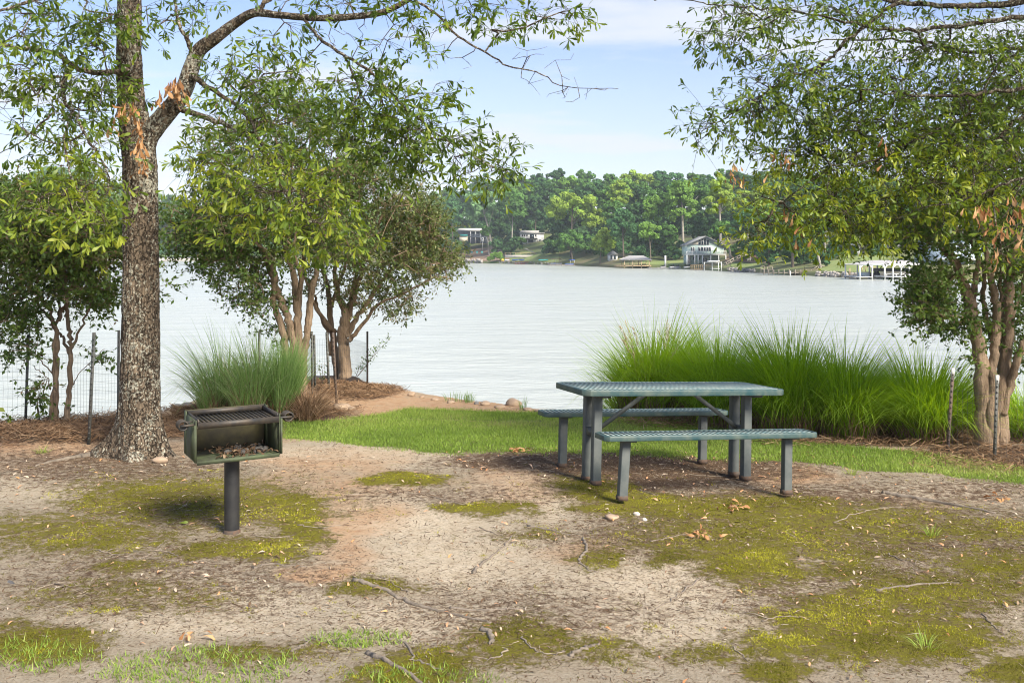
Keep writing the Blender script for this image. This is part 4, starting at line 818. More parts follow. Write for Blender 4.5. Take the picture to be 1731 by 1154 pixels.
tag(mb.build('leaf_litter', litter_mat), 'scattered dry leaves, bark chips and twig bits over the dirt', 'leaf litter', kind='stuff')
mb = MB()
f_b = lambda x, y: masks(x, y)[7] * (y < Ys(x) + .15)
for (n, x0, x1, y0, y1) in [(42000, -9, -2.8, 8.9, 12.5), (24000, 1.2, 8.5, 8.8, 12.4), (16000, -4, -1.4, 11.6, 15.2)]:
    x, y = scatter(n, x0, x1, y0, y1, f_b, rs); chips(mb, x, y, .13, .006, rs, np.clip(rs.normal(.45, .22, len(x)), 0, 1), zup=.9, hoff=.07)
tag(mb.build('pine_straw', straw_mat), 'brown pine straw mulch heaped under the fence, grasses and myrtles', 'mulch', kind='stuff')
#PART3
# ------------------------------------------------------------------ picnic table
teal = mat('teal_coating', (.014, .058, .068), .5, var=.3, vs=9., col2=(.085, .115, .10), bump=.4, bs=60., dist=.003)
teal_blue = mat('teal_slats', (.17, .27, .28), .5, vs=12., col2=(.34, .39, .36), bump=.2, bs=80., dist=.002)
gpost = mat('grey_green_steel', (.058, .072, .072), .6, vs=7., col2=(.10, .11, .105), bump=.2, bs=50., dist=.002)
rusty = mat('rusty_foot', (.12, .07, .045), .9, vs=30., col2=(.07, .06, .05))
TX, TY, TYAW = 1.325, 8.06, .285
tb = thing('picnic_table', (TX, TY, 0), 'teal metal picnic table with two attached-looking benches, its slatted top seen from just above', 'picnic table', local=True)
tb['label'] = 'weathered teal metal picnic table standing on grey posts between its two benches'
A_ = Matrix(((1, 0, 0), (0, 1, 0), (-.026, -.047, 1))) @ Matrix.Rotation(TYAW, 3, 'Z')
def tilt(t_, ox=0, oy=0):
    e = A_.copy(); x = e.col[0].normalized(); z = x.cross(e.col[1]).normalized(); y = z.cross(x)
    M = Matrix((x, y, z)).transposed(); t_.rotation_euler = M.to_euler()
    o_ = A_ @ Vector((ox, oy, 0)); t_.location = (TX + o_.x, TY + o_.y, o_.z)
tilt(tb)
def slab(L, D, z0, z1, cut, parent, nm, step=.042, frame=.03):
    hx, hy = L / 2, D / 2
    def outline(o, c): return [(-hx + o + c, -hy + o), (hx - o - c, -hy + o), (hx - o, -hy + o + c), (hx - o, hy - o - c), (hx - o - c, hy - o), (-hx + o + c, hy - o), (-hx + o, hy - o - c), (-hx + o, -hy + o + c)]
    mb = MB(); O = outline(0, cut); I = outline(frame, cut * .8); n = 8; V = []
    for ring, z in ((O, z0), (O, z1 - .006), (outline(.006, cut), z1), (I, z1), (I, z1 - .012), (outline(frame, cut * .8), z0)): V += [(x, y, z) for x, y in ring]
    k = 6; Fq = [(a * n + i, a * n + (i + 1) % n, ((a + 1) % k) * n + (i + 1) % n, ((a + 1) % k) * n + i) for a in range(k) for i in range(n)]
    mb.add(V, Fq); part(mb, 'rim', teal, parent, bevel=.004)
    mb = MB(); web = MB(); x = -hx + frame + step * .6
    while x < hx - frame - .006:
        e = max(0, abs(x) - (hx - frame - cut * .8)); yy = hy - frame - e + .002
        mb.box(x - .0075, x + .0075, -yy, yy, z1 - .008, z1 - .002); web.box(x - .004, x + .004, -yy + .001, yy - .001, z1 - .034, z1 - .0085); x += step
    ny_ = max(2, int(D / .075))
    for i in range(1, ny_):
        y = -hy + D * i / ny_; mb.box(-hx + frame, hx - frame, y - .006, y + .006, z1 - .030, z1 - .012)
    o = part(mb, nm, teal_blue, parent); web.build('slat_shade_web', teal, o, off=(0, 0, 0))  # dark webs under the pale worn caps put gap shade into the colour
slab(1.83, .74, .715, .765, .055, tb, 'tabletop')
def post(x, y, z1, parent, wx=.05, wy=.055, z0=-.03, lean=0):
    mb = MB(); V = []
    for z, dx in ((z0, lean), (z1, 0)): V += [(x + sx * wx + dx, y + sy * wy, z) for sx, sy in ((-1, -1), (1, -1), (1, 1), (-1, 1))]
    mb.add(V, [(0, 1, 5, 4), (1, 2, 6, 5), (2, 3, 7, 6), (3, 0, 4, 7), (4, 5, 6, 7)]); o = part(mb, 'leg', gpost, parent, bevel=.006)
    f = MB(); f.box(x + lean - wx - .0025, x + lean + wx + .0025, y - wy - .0025, y + wy + .0025, z0, z0 + .036); ff = f.build('rusty_foot', rusty, o, off=(0, 0, 0)); return o
for sx in (-.70, .68):
    for sy in (-.11, .09): post(sx, sy, .715, tb, .036, .036)
    m_ = MB(); m_.box(sx - .030, sx + .030, -.074, .054, .36, .42); m_.box(sx - .042, sx + .042, -.30, .30, .693, .7155); part(m_, 'bracket', gpost, tb)
for sx in (-1, 1):
    m_ = MB(); m_.bar((sx * .655, -.01, .40), (sx * .22, -.01, .700), .035, .012, up=(0, 1, 0)); part(m_, 'brace', gpost, tb)
for oy, lb in ((-.71, 'nearer teal slatted bench on two grey posts, in front of the picnic table'), (.71, 'farther teal slatted bench on the lake side of the picnic table')):
    b_ = thing('bench', (0, 0, 0), lb, 'bench', 'slatted benches of the picnic table', local=True); tilt(b_, .0, oy)
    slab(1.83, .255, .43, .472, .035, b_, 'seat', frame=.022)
    for sx in (-.70, .70):
        post(sx, 0, .43, b_, .035, .030, lean=(-.02 if sx < 0 and oy < 0 else 0))
        m_ = MB(); m_.box(sx - .05, sx + .05, -.1, .1, .418, .4305); part(m_, 'bracket', gpost, b_)

# ------------------------------------------------------------------ charcoal grill
gsteel = mat('grill_steel', (.030, .030, .030), .55, metal=.3, vs=14., col2=(.075, .060, .045), bump=.4, bs=70., dist=.002)
ggreen = mat('grill_green_side', (.075, .10, .045), .75, vs=9., col2=(.04, .045, .028), bump=.4, bs=50., dist=.002)
gdark = mat('grill_soot', (.035, .032, .022), .85, vs=8., col2=(.085, .075, .035), bump=.3, bs=60., dist=.002)
ash = mat('ash_and_char', (.035, .032, .03), .95, vs=40., col2=(.09, .085, .08))
gb = Gp(392, 902)
gr = thing('charcoal_grill', gb, 'rusty green park charcoal grill with barred grate on a single black post', 'grill', rz=R(30), local=True)
zb, zt = .535, .785; hw, hd = .275, .19
m_ = MB(); m_.lathe([(.048, -.05), (.05, 0), (.05, .3), (.05, zb - .006)], 24); part(m_, 'post', mat('black_post', (.014, .015, .018), .5, vs=10., col2=(.03, .03, .03), bump=.2, bs=60., dist=.002), gr, smooth=True)
m_ = MB(); m_.lathe([(.058, -.01), (.056, .012), (.0505, .022)], 20); part(m_, 'post_foot', rusty, gr)
m_ = MB(); m_.box(-hw, hw, -hd, hd, zb - .005, zb); m_.box(-hw + .006, hw - .006, -hd - .004, -hd + .004, zb - .018, zb + .008); part(m_, 'bottom_plate', ggreen, gr)
m_ = MB(); m_.box(-hw + .005, hw - .005, hd - .006, hd, zb + .001, zt + .035); part(m_, 'back_plate', gdark, gr)
def side(sx):
    # notched side plate: outline in y-z, with two toothed slots
    x0 = sx * hw; x1 = sx * (hw - .006); a, b = min(x0, x1), max(x0, x1); m = MB()
    def strip(y0, y1, z0, z1): m.box(a, b, y0, y1, z0, z1)
    sl = [(-hd + .035, -hd + .050), (hd - .085, hd - .070)]
    ys_ = [-hd, sl[0][0], sl[0][1], sl[1][0], sl[1][1], hd]
    strip(ys_[0], ys_[1], zb, zt + .02); strip(ys_[2], ys_[3], zb, zt + .02); strip(ys_[4], ys_[5], zb, zt + .035)
    for (p, q) in sl:
        strip(p, q, zb, zb + .10)
        for k in range(4): strip(p, p + .008, zb + .115 + k * .026, zb + .127 + k * .026)
    m.box(min(x0, sx * (hw + .012)), max(x0, sx * (hw + .012)), -hd - .012, -hd + .004, zb + .002, zt - .01)
    part(m, 'side_plate', ggreen, gr)
side(-1); side(1)
zg = zt
m_ = MB(); m_.box(-hw + .012, hw - .012, -hd - .016, -hd - .004, zg - .034, zg + .006); gf = part(m_, 'grate_rail', gsteel, gr)
m_ = MB(); m_.box(-hw + .012, hw - .012, hd - .02, hd - .010, zg - .004, zg + .03); m_.box(-hw + .012, -hw + .022, -hd, hd - .02, zg - .008, zg + .028); m_.box(hw - .022, hw - .012, -hd, hd - .02, zg - .008, zg + .028)
grate = part(m_, 'grate_frame', gsteel, gr)
for i in range(18):
    x = -hw + .04 + i * (2 * hw - .08) / 17; q = MB(); q.bar((x, -hd - .004, zg - .006), (x, hd - .022, zg - .006), .011, .010); q.build('grate_bar', gsteel, grate, off=(0, 0, 0))
for sx in (-1, 1):
    q = MB(); q.tube([(sx * (hw - .02), -hd + .03, zg - .01), (sx * (hw + .05), -hd + .03, zg - .012), (sx * (hw + .09), -hd + .03, zg - .012)], .008, 8)
    q.tube([(sx * (hw - .02), -hd + .10, zg - .0), (sx * (hw + .05), -hd + .10, zg - .0)], .006, 8)
    pts = []; 
    for k in range(72):
        a = k / 12 * 2 * math.pi; pts.append((sx * (hw + .07) + .030 * math.cos(a), -hd + .03 + k / 72 * .085, zg - .012 + .030 * math.sin(a)))
    q.tube(pts, .006, 6); part(q, 'coil_handle', gsteel, gr, smooth=True)
r3 = np.random.default_rng(5)
q = MB(); n = 170; cx = r3.normal(.05, .11, n); cy = r3.uniform(-hd + .03, hd - .03, n); pos = np.stack([np.clip(cx, -.24, .24), cy, zb + .006 + .022 * r3.random(n)], -1)
add_leaves(q, pos, np.stack([r3.normal(0, 1, n), r3.normal(0, 1, n), r3.normal(0, .2, n)], -1), .05 * r3.uniform(.5, 1.3, n), OAK_T * [1, 1.2, 2], OAK_F, r3.beta(1.2, 4, n), r=r3, roll=.4)
part(q, 'burnt_debris', litter_mat, gr)
q = MB(); 
for k in range(26):
    c = Vector((float(np.clip(r3.normal(.06, .10), -.22, .22)), r3.uniform(-.12, .14), zb + .014)); s_ = r3.uniform(.010, .022)
    q.add(np.array([(c.x + s_ * math.cos(a) * f, c.y + s_ * math.sin(a) * f, c.z + h * s_) for h, f in ((-.6, .8), (.3, 1.), (.8, .5)) for a in np.arange(6) * 1.047 + k]), [(l * 6 + j, l * 6 + (j + 1) % 6, (l + 1) * 6 + (j + 1) % 6, (l + 1) * 6 + j) for l in range(2) for j in range(6)]); q.ng.append([q.n - 6 + j for j in range(6)])
part(q, 'charcoal_lumps', ash, gr)

# ------------------------------------------------------------------ rocks, stones
def rock_mesh(mb, c, sx, sy, sz, seed):
    rr = np.random.default_rng(seed); nlat, nlon = 9, 14; V = []
    pl = [unit(rr.normal(0, 1, 3)) for _ in range(9)]; dd = rr.uniform(.62, .95, 9)
    for i in range(nlat + 1):
        th = math.pi * i / nlat
        for j in range(nlon):
            ph = 2 * math.pi * j / nlon; d = np.array([math.sin(th) * math.cos(ph), math.sin(th) * math.sin(ph), math.cos(th)]); rad = 1.
            for p_, q_ in zip(pl, dd):
                k = d @ p_
                if k > .05: rad = min(rad, q_ / k)
            d = d * rad * (1 + .05 * mnoise.noise(Vector(d * 5 + seed))); V.append((c[0] + d[0] * sx, c[1] + d[1] * sy, c[2] + d[2] * sz))
    mb.add(V, [(i * nlon + j, (i + 1) * nlon + j, (i + 1) * nlon + (j + 1) % nlon, i * nlon + (j + 1) % nlon) for i in range(nlat) for j in range(nlon)])
rk = mat('tan_rock', (.42, .31, .21), .9, vs=7., col2=(.27, .20, .15), bump=.5, bs=30.)
rg = mat('grey_rock', (.26, .25, .24), .9, vs=7., col2=(.14, .14, .14), bump=.5, bs=30.)
rw_ = mat('white_pebble', (.6, .56, .5), .85, vs=9., col2=(.45, .38, .3))
def rock(px, py, wpx, hpx, label, m, seed, group=None, Yd=None):
    b = Gp(px, py) if Yd is None else gpt((px - CX) / F * Yd, Yd); s = b.y / F; mb = MB(); sx = wpx * s / 2; sz = hpx * s / 2
    rock_mesh(mb, (0, 0, sz * .55), sx * 1.1, sx * .8, sz * 1.15, seed); o = mb.build('rock', m, None, off=(0, 0, 0)); o.location = b
    return tag(o, label, 'rock', group)
GRK = 'rocks along the water edge'
for a in [(869, 686, 27, 17, 'largest blocky tan rock on the bank left of the picnic table', rk), (845, 690, 18, 8, 'low tan rock touching the left side of the blocky bank rock', rk), (820, 686, 18, 9, 'rounded tan rock two left of the blocky bank rock', rk), (806, 684, 9, 7, 'small grey-tan stone between two tan bank rocks', rg), (696, 668, 14, 9, 'pale rock at the water edge near the right stake of the point', rk), (713, 672, 9, 5, 'small pale stone just right of the pale rock near the point', rk), (762, 682, 14, 6, 'flat tan rock in the middle of the water edge behind the lawn', rk), (893, 694, 16, 7, 'flat tan rock right of the blocky bank rock', rk), (912, 697, 18, 5, 'low tan rock nearest the far bench end', rk), (735, 677, 14, 5, 'thin tan rock lying below the reeds', rk),
          (576, 692, 34, 15, 'long brown rock beside the low browning grass clump', rk), (594, 694, 14, 9, 'tan rock at the right end of the long brown rock', rk), (281, 706, 26, 15, 'brown flat rock right of the oak trunk above the grill handle', rk), (277, 693, 22, 9, 'upper brown rock beside the oak trunk', rk), (300, 690, 22, 9, 'grey rock left of the feathery grasses', rg), (318, 688, 22, 10, 'larger grey rock at the foot of the feathery grasses', rg), (292, 697, 22, 8, 'tan-grey rock between the grey rocks and the oak', rk), (309, 699, 18, 6, 'small tan rock in front of the grey rocks', rk), (182, 712, 16, 6, 'dark rock showing over the straw left of the oak', rg), (148, 712, 18, 6, 'dark low rock under the wire fence', rg)]:
    rock(*a[:5], a[5], int(a[0]), GRK)
rock(270, 782, 26, 12, 'flat pale tan stone leaning at the foot of the oak trunk', rk, 7); rock(264, 773, 15, 8, 'small pale stone tucked behind the flat stone at the oak foot', rk, 8)
rock(1034, 878, 26, 10, 'flat tan stone on the moss in front of the near bench', rk, 11); rock(1076, 873, 12, 7, 'round white pebble right of the flat tan stone', rw_, 12); rock(1090, 880, 9, 6, 'smallest white pebble right of the round one', rw_, 13)

# ------------------------------------------------------------------ sticks, roots, leaves on the ground
stick_m = mat('dead_stick', (.30, .25, .19), .9, vs=20., col2=(.14, .11, .08)); root_m = mat('root_bark', (.24, .20, .155), .9, vs=12., col2=(.11, .09, .07), bump=.7, bs=60.)
def ground_tube(name, pxs, w0, w1, label, cat, m, sink=.3, group=None, twigs=0, seed=0, wig=.012):
    rr = np.random.default_rng(seed + 400); pts = [G(*p) for p in pxs]; n = len(pts)
    rad = np.linspace(w0 / 2, w1 / 2, n); a_, b_ = smooth_path(pts, list(rad), 8); a_ = [Vector((p.x + rr.normal(0, wig * .5), p.y + rr.normal(0, wig * .5), 0)) for p in a_]
    for p, q_ in zip(a_, b_): p.z = float(HG(p.x, p.y)) + q_ * (1 - 2 * sink)
    b_ = [q_ * rr.uniform(.85, 1.18) for q_ in b_]
    root = a_[0].copy(); mb = MB(); mb.tube(a_, b_, 8)
    for k in range(twigs):
        i = rr.integers(2, len(a_) - 1); an = rr.uniform(0, 6.28); L = rr.uniform(.06, .16); e = a_[i] + Vector((math.cos(an) * L, math.sin(an) * L, 0)); e.z = float(HG(e.x, e.y)) + .01; mb.tube([a_[i], (a_[i] + e) / 2 + Vector((0, 0, .008)), e], [.003, .0025, .001], 5)
    o = mb.build(name, m, None, smooth=True, off=root); o.location = root; return tag(o, label, cat, group)
GS = 'fallen sticks'; GRT = 'exposed tree roots'
ST = [([(165, 931), (200, 940), (236, 946)], 'grey forked stick lying on moss left of the grill post', 2), ([(236, 946), (255, 938), (268, 925)], 'short branching twig at the right end of the grey forked stick', 1), ([(268, 930), (285, 936), (303, 946)], 'crooked brown twig left of the grill post', 1),
      ([(1410, 884), (1440, 872), (1480, 862), (1526, 858)], 'long pale curved stick on the dirt right of the near bench', 0), ([(890, 795), (915, 796), (940, 790)], 'short pale stick beside the far bench left leg', 0), ([(1082, 828), (1100, 836), (1112, 841)], 'split pale bark stick on the moss between the near bench legs', 1), ([(880, 1080), (905, 1105), (940, 1108), (955, 1102)], 'thin pale curved twig on the dirt at bottom centre', 0),
      ([(810, 890), (830, 898), (850, 905)], 'twig on the sand in the middle of the clearing', 1), ([(860, 1100), (835, 1115), (800, 1112)], 'brown twig at the bottom left of the curved pale twig', 1), ([(1165, 800), (1200, 803), (1240, 800)], 'dark thin stick under the picnic table top', 0), ([(1660, 1040), (1680, 1060), (1700, 1076)], 'straight grey twig on the moss at lower right', 0), ([(690, 1000), (660, 985), (640, 975)], 'grey twig lying above the long root', 1), ([(1100, 915), (1130, 912), (1165, 904)], 'thin dark twig across the moss in front of the near bench', 0), ([(1236, 1096), (1252, 1110), (1266, 1122)], 'grey straight stick on pale dirt at the lower right of centre', 0), ([(505, 890), (540, 896), (575, 886)], 'pale thin twig right of the grill post', 1), ([(430, 905), (470, 910), (490, 908)], 'straight pale twig at the foot of the grill post', 0),
      ([(60, 1000), (90, 990), (130, 985)], 'dark twig on litter at the left edge of the clearing', 1), ([(1500, 935), (1530, 950), (1570, 955)], 'knotted twig on mossy dirt at right', 2), ([(730, 838), (770, 852), (800, 856)], 'dark root-like twig between two moss streaks', 0), ([(1290, 1050), (1330, 1046), (1370, 1052)], 'thin twig across the right-hand moss patch', 1)]
for i, (pp, lb, tw_) in enumerate(ST): ground_tube('fallen_stick', pp, .0085, .004, lb, 'stick', stick_m, sink=.05, group=GS, twigs=tw_, seed=i)
RT = [([(602, 984), (640, 996), (680, 1010), (730, 1026), (780, 1040), (832, 1054)], .045, .018, 'longest exposed root running right across the middle foreground'), ([(985, 908), (992, 930), (980, 948), (990, 962), (1010, 968)], .032, .012, 'hooked bare root standing out of the sand in the centre'), ([(622, 1104), (650, 1120), (690, 1143), (720, 1165)], .04, .025, 'dark root at the bottom edge left of centre'), ([(560, 1082), (620, 1080), (680, 1084), (705, 1120), (750, 1138)], .03, .012, 'forking root crossing the moss at bottom left of centre'), ([(815, 1066), (828, 1078), (832, 1092)], .05, .03, 'thick knuckle of root poking from the dirt'), ([(495, 1100), (515, 1090), (530, 1072)], .03, .012, 'short root end at the green grass tufts'), ([(890, 888), (930, 896), (965, 903)], .028, .01, 'low dark root left of the hooked root'), ([(800, 965), (815, 950), (845, 925), (866, 905)], .035, .015, 'root lying on pale dirt that points toward the far bench'),
      ([(1490, 832), (1540, 840), (1600, 852), (1680, 870)], .07, .03, 'broad shaded root ridge on the dirt below the right lawn'), ([(430, 960), (460, 954), (520, 958)], .03, .012, 'reddish half-buried root below the grill post'), ([(760, 1024), (830, 1028), (880, 1028)], .028, .012, 'faint half-buried root right of the longest root'), ([(1180, 980), (1140, 1010), (1110, 1030)], .02, .01, 'faint root in the pale sand at centre right'), ([(1480, 1000), (1560, 990), (1620, 986)], .03, .012, 'grey root winding over the moss at the right'), ([(170, 770), (140, 773), (110, 778), (60, 790)], .12, .03, 'pale surface root leaving the oak trunk to the left'), ([(962, 1112), (990, 1098), (1014, 1092)], .035, .018, 'pale mossy root bump at the bottom centre right')]
for i, (pp, a, b, lb) in enumerate(RT): ground_tube('exposed_root', pp, a * .62, b * .62, lb, 'root', root_m, sink=.38, group=GRT, seed=50 + i, wig=.014)
def leafpile(px, py, n, sx, label, seed):
    rr = np.random.default_rng(seed); c = Gp(px, py); mb = MB(); x = c.x + rr.normal(0, sx, n); y = c.y + rr.normal(0, sx * .6, n)
    add_leaves(mb, np.stack([x, y, HG(x, y) + .008 + .02 * rr.random(n)], -1), np.stack([rr.normal(0, 1, n), rr.normal(0, 1, n), rr.normal(.05, .15, n)], -1), .07 * rr.uniform(.6, 1.2, n), OAK_T * [1, 1.2, 2.6], OAK_F, rr.random(n), r=rr)
    o = mb.build('dead_leaf_pile', dead_leaf, None, off=c); o.location = c; return tag(o, label, 'dead leaves', 'rusty fallen leaf bunches')
leafpile(876, 762, 22, .06, 'rusty bunch of fallen oak leaves on the lawn edge left of the far bench', 1); leafpile(1242, 862, 16, .05, 'rusty leaf bunch on the moss in front of the near bench', 2); leafpile(1190, 910, 16, .05, 'pinkish dead leaf bunch on moss at centre right', 3); leafpile(1690, 845, 10, .04, 'small brown leaf bunch on the dirt at the right edge', 4); leafpile(330, 1075, 7, .04, 'reddish leaves on grass at the lower left', 5)
# single green leaf pair and feather
mb = MB(); c = Gp(300, 889); add_leaves(mb, np.array([c + Vector((0, 0, .015)), c + Vector((.01, 0, .015))]), np.array([(-1, .1, .05), (1, .05, .1)]), np.array([.075, .06]), OAK_T * [1, 1.3, 1.], OAK_F, np.array([.8, .7]))
o = mb.build('fallen_green_leaf', oak_leaf, None, off=c); o.location = c; tag(o, 'fresh green leaf pair lying on the moss left of the grill post', 'leaf')
mb = MB(); c = Gp(21, 990); add_leaves(mb, np.array([c + Vector((-.03, 0, .02))]), np.array([(.8, -.5, .05)]), np.array([.075]), np.array([(0, -.02, 0), (0, .02, 0), (.3, -.2, .06), (.3, .2, .06), (.7, -.17, .08), (.7, .17, .08), (1, -.02, .02), (1, .02, .02)]), OAK_F, np.array([.5]))
o = mb.build('feather', mat('grey_feather', (.33, .33, .35), .8, vs=30., col2=(.5, .5, .5)), None, off=c); o.location = c; tag(o, 'small grey feather on the dirt at the left edge', 'feather')

# ------------------------------------------------------------------ small plants
def sapling(px, py, hpx, label, seed, n=46, L=.045, name='sapling', sp=.25, cat='plant', lean=0., m=myrtle_leaf):
    rr = np.random.default_rng(seed); b = Gp(px, py); s = b.y / F; h = hpx * s; t_ = thing(name, b, label, cat); mb = MB(); lf = MB()
    for k in range(3):
        top = b + Vector((rr.normal(lean, sp * .4) * h + lean * h, rr.normal(0, .1) * h, h * rr.uniform(.6, 1.))); mid = b.lerp(top, .5) + Vector((rr.normal(0, .03), 0, 0)); pp, q_ = smooth_path([b, mid, top], [.006, .004, .0015], 5); mb.tube(pp, q_, 5)
        ps = np.array([tuple(pp[min(len(pp) - 1, int(u * len(pp)))]) for u in rr.uniform(.25, 1, n // 3)]); ax = rr.normal(0, 1, (len(ps), 3)); add_leaves(lf, ps + ax * .02, ax, L * rr.uniform(.6, 1.2, len(ps)), MYR_T, MYR_F, rr.uniform(.2, .9, len(ps)), r=rr)
    part(mb, 'stem', myrtle_bark, t_); part(lf, 'foliage', m, t_)
sapling(600, 640, 78, 'leafy green shoot growing beside the trunk of the myrtle on the point', 3, 150, .05, sp=.35, lean=.25); sapling(545, 652, 40, 'low weedy shoot by the stakes on the point', 4, 40)
sapling(68, 716, 80, 'large-leaved seedling against the wire fence left of the small myrtle', 5, 36, .09, m=oak_leaf); sapling(15, 722, 24, 'low broad-leaved seedling at the far left fence foot', 6, 18, .08, m=oak_leaf)
def reed(px, py, hpx, label, seed, n=14, w_=40):
    rr = np.random.default_rng(seed); b = Gp(px, py); s = b.y / F; t_ = thing('water_reed', b, label, 'reeds', 'small reeds at the water edge'); mb = MB(); blades(mb, n * 4, (b.x, b.y), (w_ * s / 2, .15), hpx * s, .08, rr, (0, 0), .005, t=(0, .5)); part(mb, 'foliage', blade_pale, t_)
reed(772, 678, 26, 'small reed tuft in the water behind the lawn, left one', 1); reed(793, 680, 25, 'small reed tuft just right of its twin behind the lawn', 2, w_=16); reed(884, 692, 30, 'reed tuft right behind the largest blocky bank rock', 3, 8, 12)
for k_, (px, py) in enumerate([(72, 765), (1565, 1098), (1575, 905), (1440, 800)]):
    b = Gp(px, py); t_ = thing('weed_tuft', b, ['spindly yellow-green weed on bare dirt left of the oak', 'spidery grass weed on the lower right moss', 'pale green weed on dirt at right', 'small weed at the lawn edge right of the near bench'][k_], 'weed'); mb = MB(); blades(mb, 46, (b.x, b.y), (.05, .05), .11, .10, np.random.default_rng(k_), (0, 0), .004, t=(.4, .95)); part(mb, 'foliage', lawn_mat, t_)

# ------------------------------------------------------------------ wire fences on steel stakes
steel = mat('dark_steel_stake', (.055, .065, .06), .6, vs=12., col2=(.10, .095, .085)); steel_tip = mat('pale_stake_tip', (.5, .5, .48), .6); rust_st = mat('rusty_stake', (.13, .085, .06), .8, vs=14., col2=(.07, .06, .055))
wire = mat('fence_wire', (.10, .105, .11), .5, metal=.5)
def tpost(parent, pb, pt, m=steel, tip=True):
    b, Yd = Gp(*pb), None; t_ = P(pt[0], pt[1], b.y); d = (t_ - b).normalized(); b = b - d * .1; q = MB()
    q.bar(b, t_, .032, .006, up=(0, 1, 0)); q.bar(b + Vector((0, .014, 0)), t_ + Vector((0, .014, 0)), .006, .026, up=(0, 1, 0))
    L = (t_ - b).length; k = .16
    while k < L - .02: c = b + d * k; q.bar(c + Vector((0, -.007, -.008)), c + Vector((0, -.007, .008)), .012, .008, up=(0, 1, 0)); k += .055
    o = part(q, 'stake', m, parent)
    if tip: q = MB(); q.bar(t_ - d * .085, t_ + d * .002, .035, .010, up=(0, 1, 0)); part(q, 'stake_tip', steel_tip, o)
    return b, t_
def mesh_panel(parent, line, h, dv=.05, dh=.10, rad=.0011, z0=.02):
    q = MB(); pts = [Vector(p) for p in line]; L = sum((pts[i + 1] - pts[i]).length for i in range(len(pts) - 1))
    def at(s_):
        for i in range(len(pts) - 1):
            l = (pts[i + 1] - pts[i]).length
            if s_ <= l or i == len(pts) - 2: return pts[i].lerp(pts[i + 1], s_ / l)
            s_ -= l
    s_ = 0
    while s_ < L: p = at(s_); q.tube([p + Vector((0, 0, z0)), p + Vector((.004 * math.sin(s_ * 9), .01 * math.sin(s_ * 5), z0 + h * .5)), p + Vector((0, .01 * math.sin(s_ * 3), z0 + h))], rad, 3, cap=False); s_ += dv
    k = 0
    while k <= h + .01:
        q.tube([at(t) + Vector((0, 0, z0 + k + .006 * math.sin(t * 6 + k * 9))) for t in np.arange(0, L, .12)] + [at(L) + Vector((0, 0, z0 + k))], rad, 3, cap=False); k += dh
    part(q, 'wire_mesh', wire, parent)
f = thing('wire_fence', Gp(45, 712), 'rusty-free thin wire mesh fence on dark steel stakes left of the oak', 'fence'); f['label'] = 'thin wire mesh fence on dark steel stakes at far left beside the oak'
tpost(f, (43, 716), (48, 566), tip=False); tpost(f, (150, 750), (159, 562), tip=False); tpost(f, (200, 724), (201, 558), tip=False)
mesh_panel(f, [Gp(-160, 724), Gp(-60, 722), Gp(43, 717), Gp(110, 716), Gp(200, 724), Gp(250, 722)], .80)
f = thing('wire_fence', Gp(568, 676), 'wire mesh cage on thin stakes round the pair of myrtles on the point', 'fence')
S_ = []
for (a, b, m) in [((528, 668), (527, 560), steel), ((533, 660), (531, 566), steel), ((556, 656), (552, 562), steel), ((569, 682), (563, 562), rust_st), ((621, 650), (621, 560), rust_st), ((440, 680), (438, 560), steel)]: S_.append(tpost(f, a, b, m, tip=False))
mesh_panel(f, [Gp(455, 655), Gp(500, 650), Gp(533, 658), Gp(556, 654), Gp(590, 652), Gp(621, 650)], .68)
f = thing('wire_fence', Gp(1600, 758), 'wire mesh fence with two pale-tipped stakes around the right-hand myrtle', 'fence')
tpost(f, (1602, 764), (1611, 622), rust_st); tpost(f, (1681, 778), (1686, 634), steel)
mesh_panel(f, [Gp(1602, 762), Gp(1640, 770), Gp(1683, 776), Gp(1760, 790), Gp(1850, 790)], .62)
#PART4
# ------------------------------------------------------------------ far shore trees
def fleaf(name, c, tcol=.25): return leafmat(name, [(0, tuple(q * .55 for q in c)), (.5, c), (1, tuple(min(1, q * 1.7) for q in c))], rough=.7, trans=tcol, spec=.2)
FG = [fleaf('far_leaf_deep', (.05, .115, .038)), fleaf('far_leaf_mid', (.09, .19, .042)), fleaf('far_leaf_bright', (.16, .29, .05)), fleaf('far_leaf_yellow', (.25, .36, .055)), fleaf('far_leaf_bluish', (.07, .165, .06)), fleaf('far_leaf_silver', (.16, .28, .12))]
def crown(mb, c, rx, ry, rz, nb, nf, ls, r, flat=0., bt=.34):
    """many small leaf clumps on boughs spread through the crown"""
    u = unit(r.normal(0, 1, (nb, 3))); u[:, 2] = np.where(u[:, 2] < -.5, -u[:, 2], u[:, 2]); q = r.uniform(.35, .95, nb)[:, None]
    C = np.array(c) + u * q * [rx, ry, rz]; br = bt * r.uniform(.6, 1.25, nb) * min(rx, rz * 1.1)
    per = max(4, nf // nb); idx = np.repeat(np.arange(nb), per); n = len(idx)
    d = unit(r.normal(0, 1, (n, 3)) + [0, -.25, .35]); R_ = br[idx] * r.uniform(.72, 1.12, n)
    pos = C[idx] + d * R_[:, None] * [1, 1, .72]
    nr = unit(d + r.normal(0, .55, (n, 3))); a = unit(np.cross(nr, r.normal(0, 1, (n, 3)))); b = np.cross(nr, a); s = (ls * r.uniform(.5, 1.3, n))[:, None]
    V = np.stack([pos - a * s - b * s * .3, pos + b * s * .7 - a * s * .2, pos + a * s + b * s * .1, pos - b * s * .8 + a * s * .3], 1)
    bt_ = r.normal(.5, .13, nb)
    mb.add(V.reshape(-1, 3), np.arange(n * 4).reshape(-1, 4), t=np.clip(bt_[idx] + r.normal(0, .12, n), 0, 1))
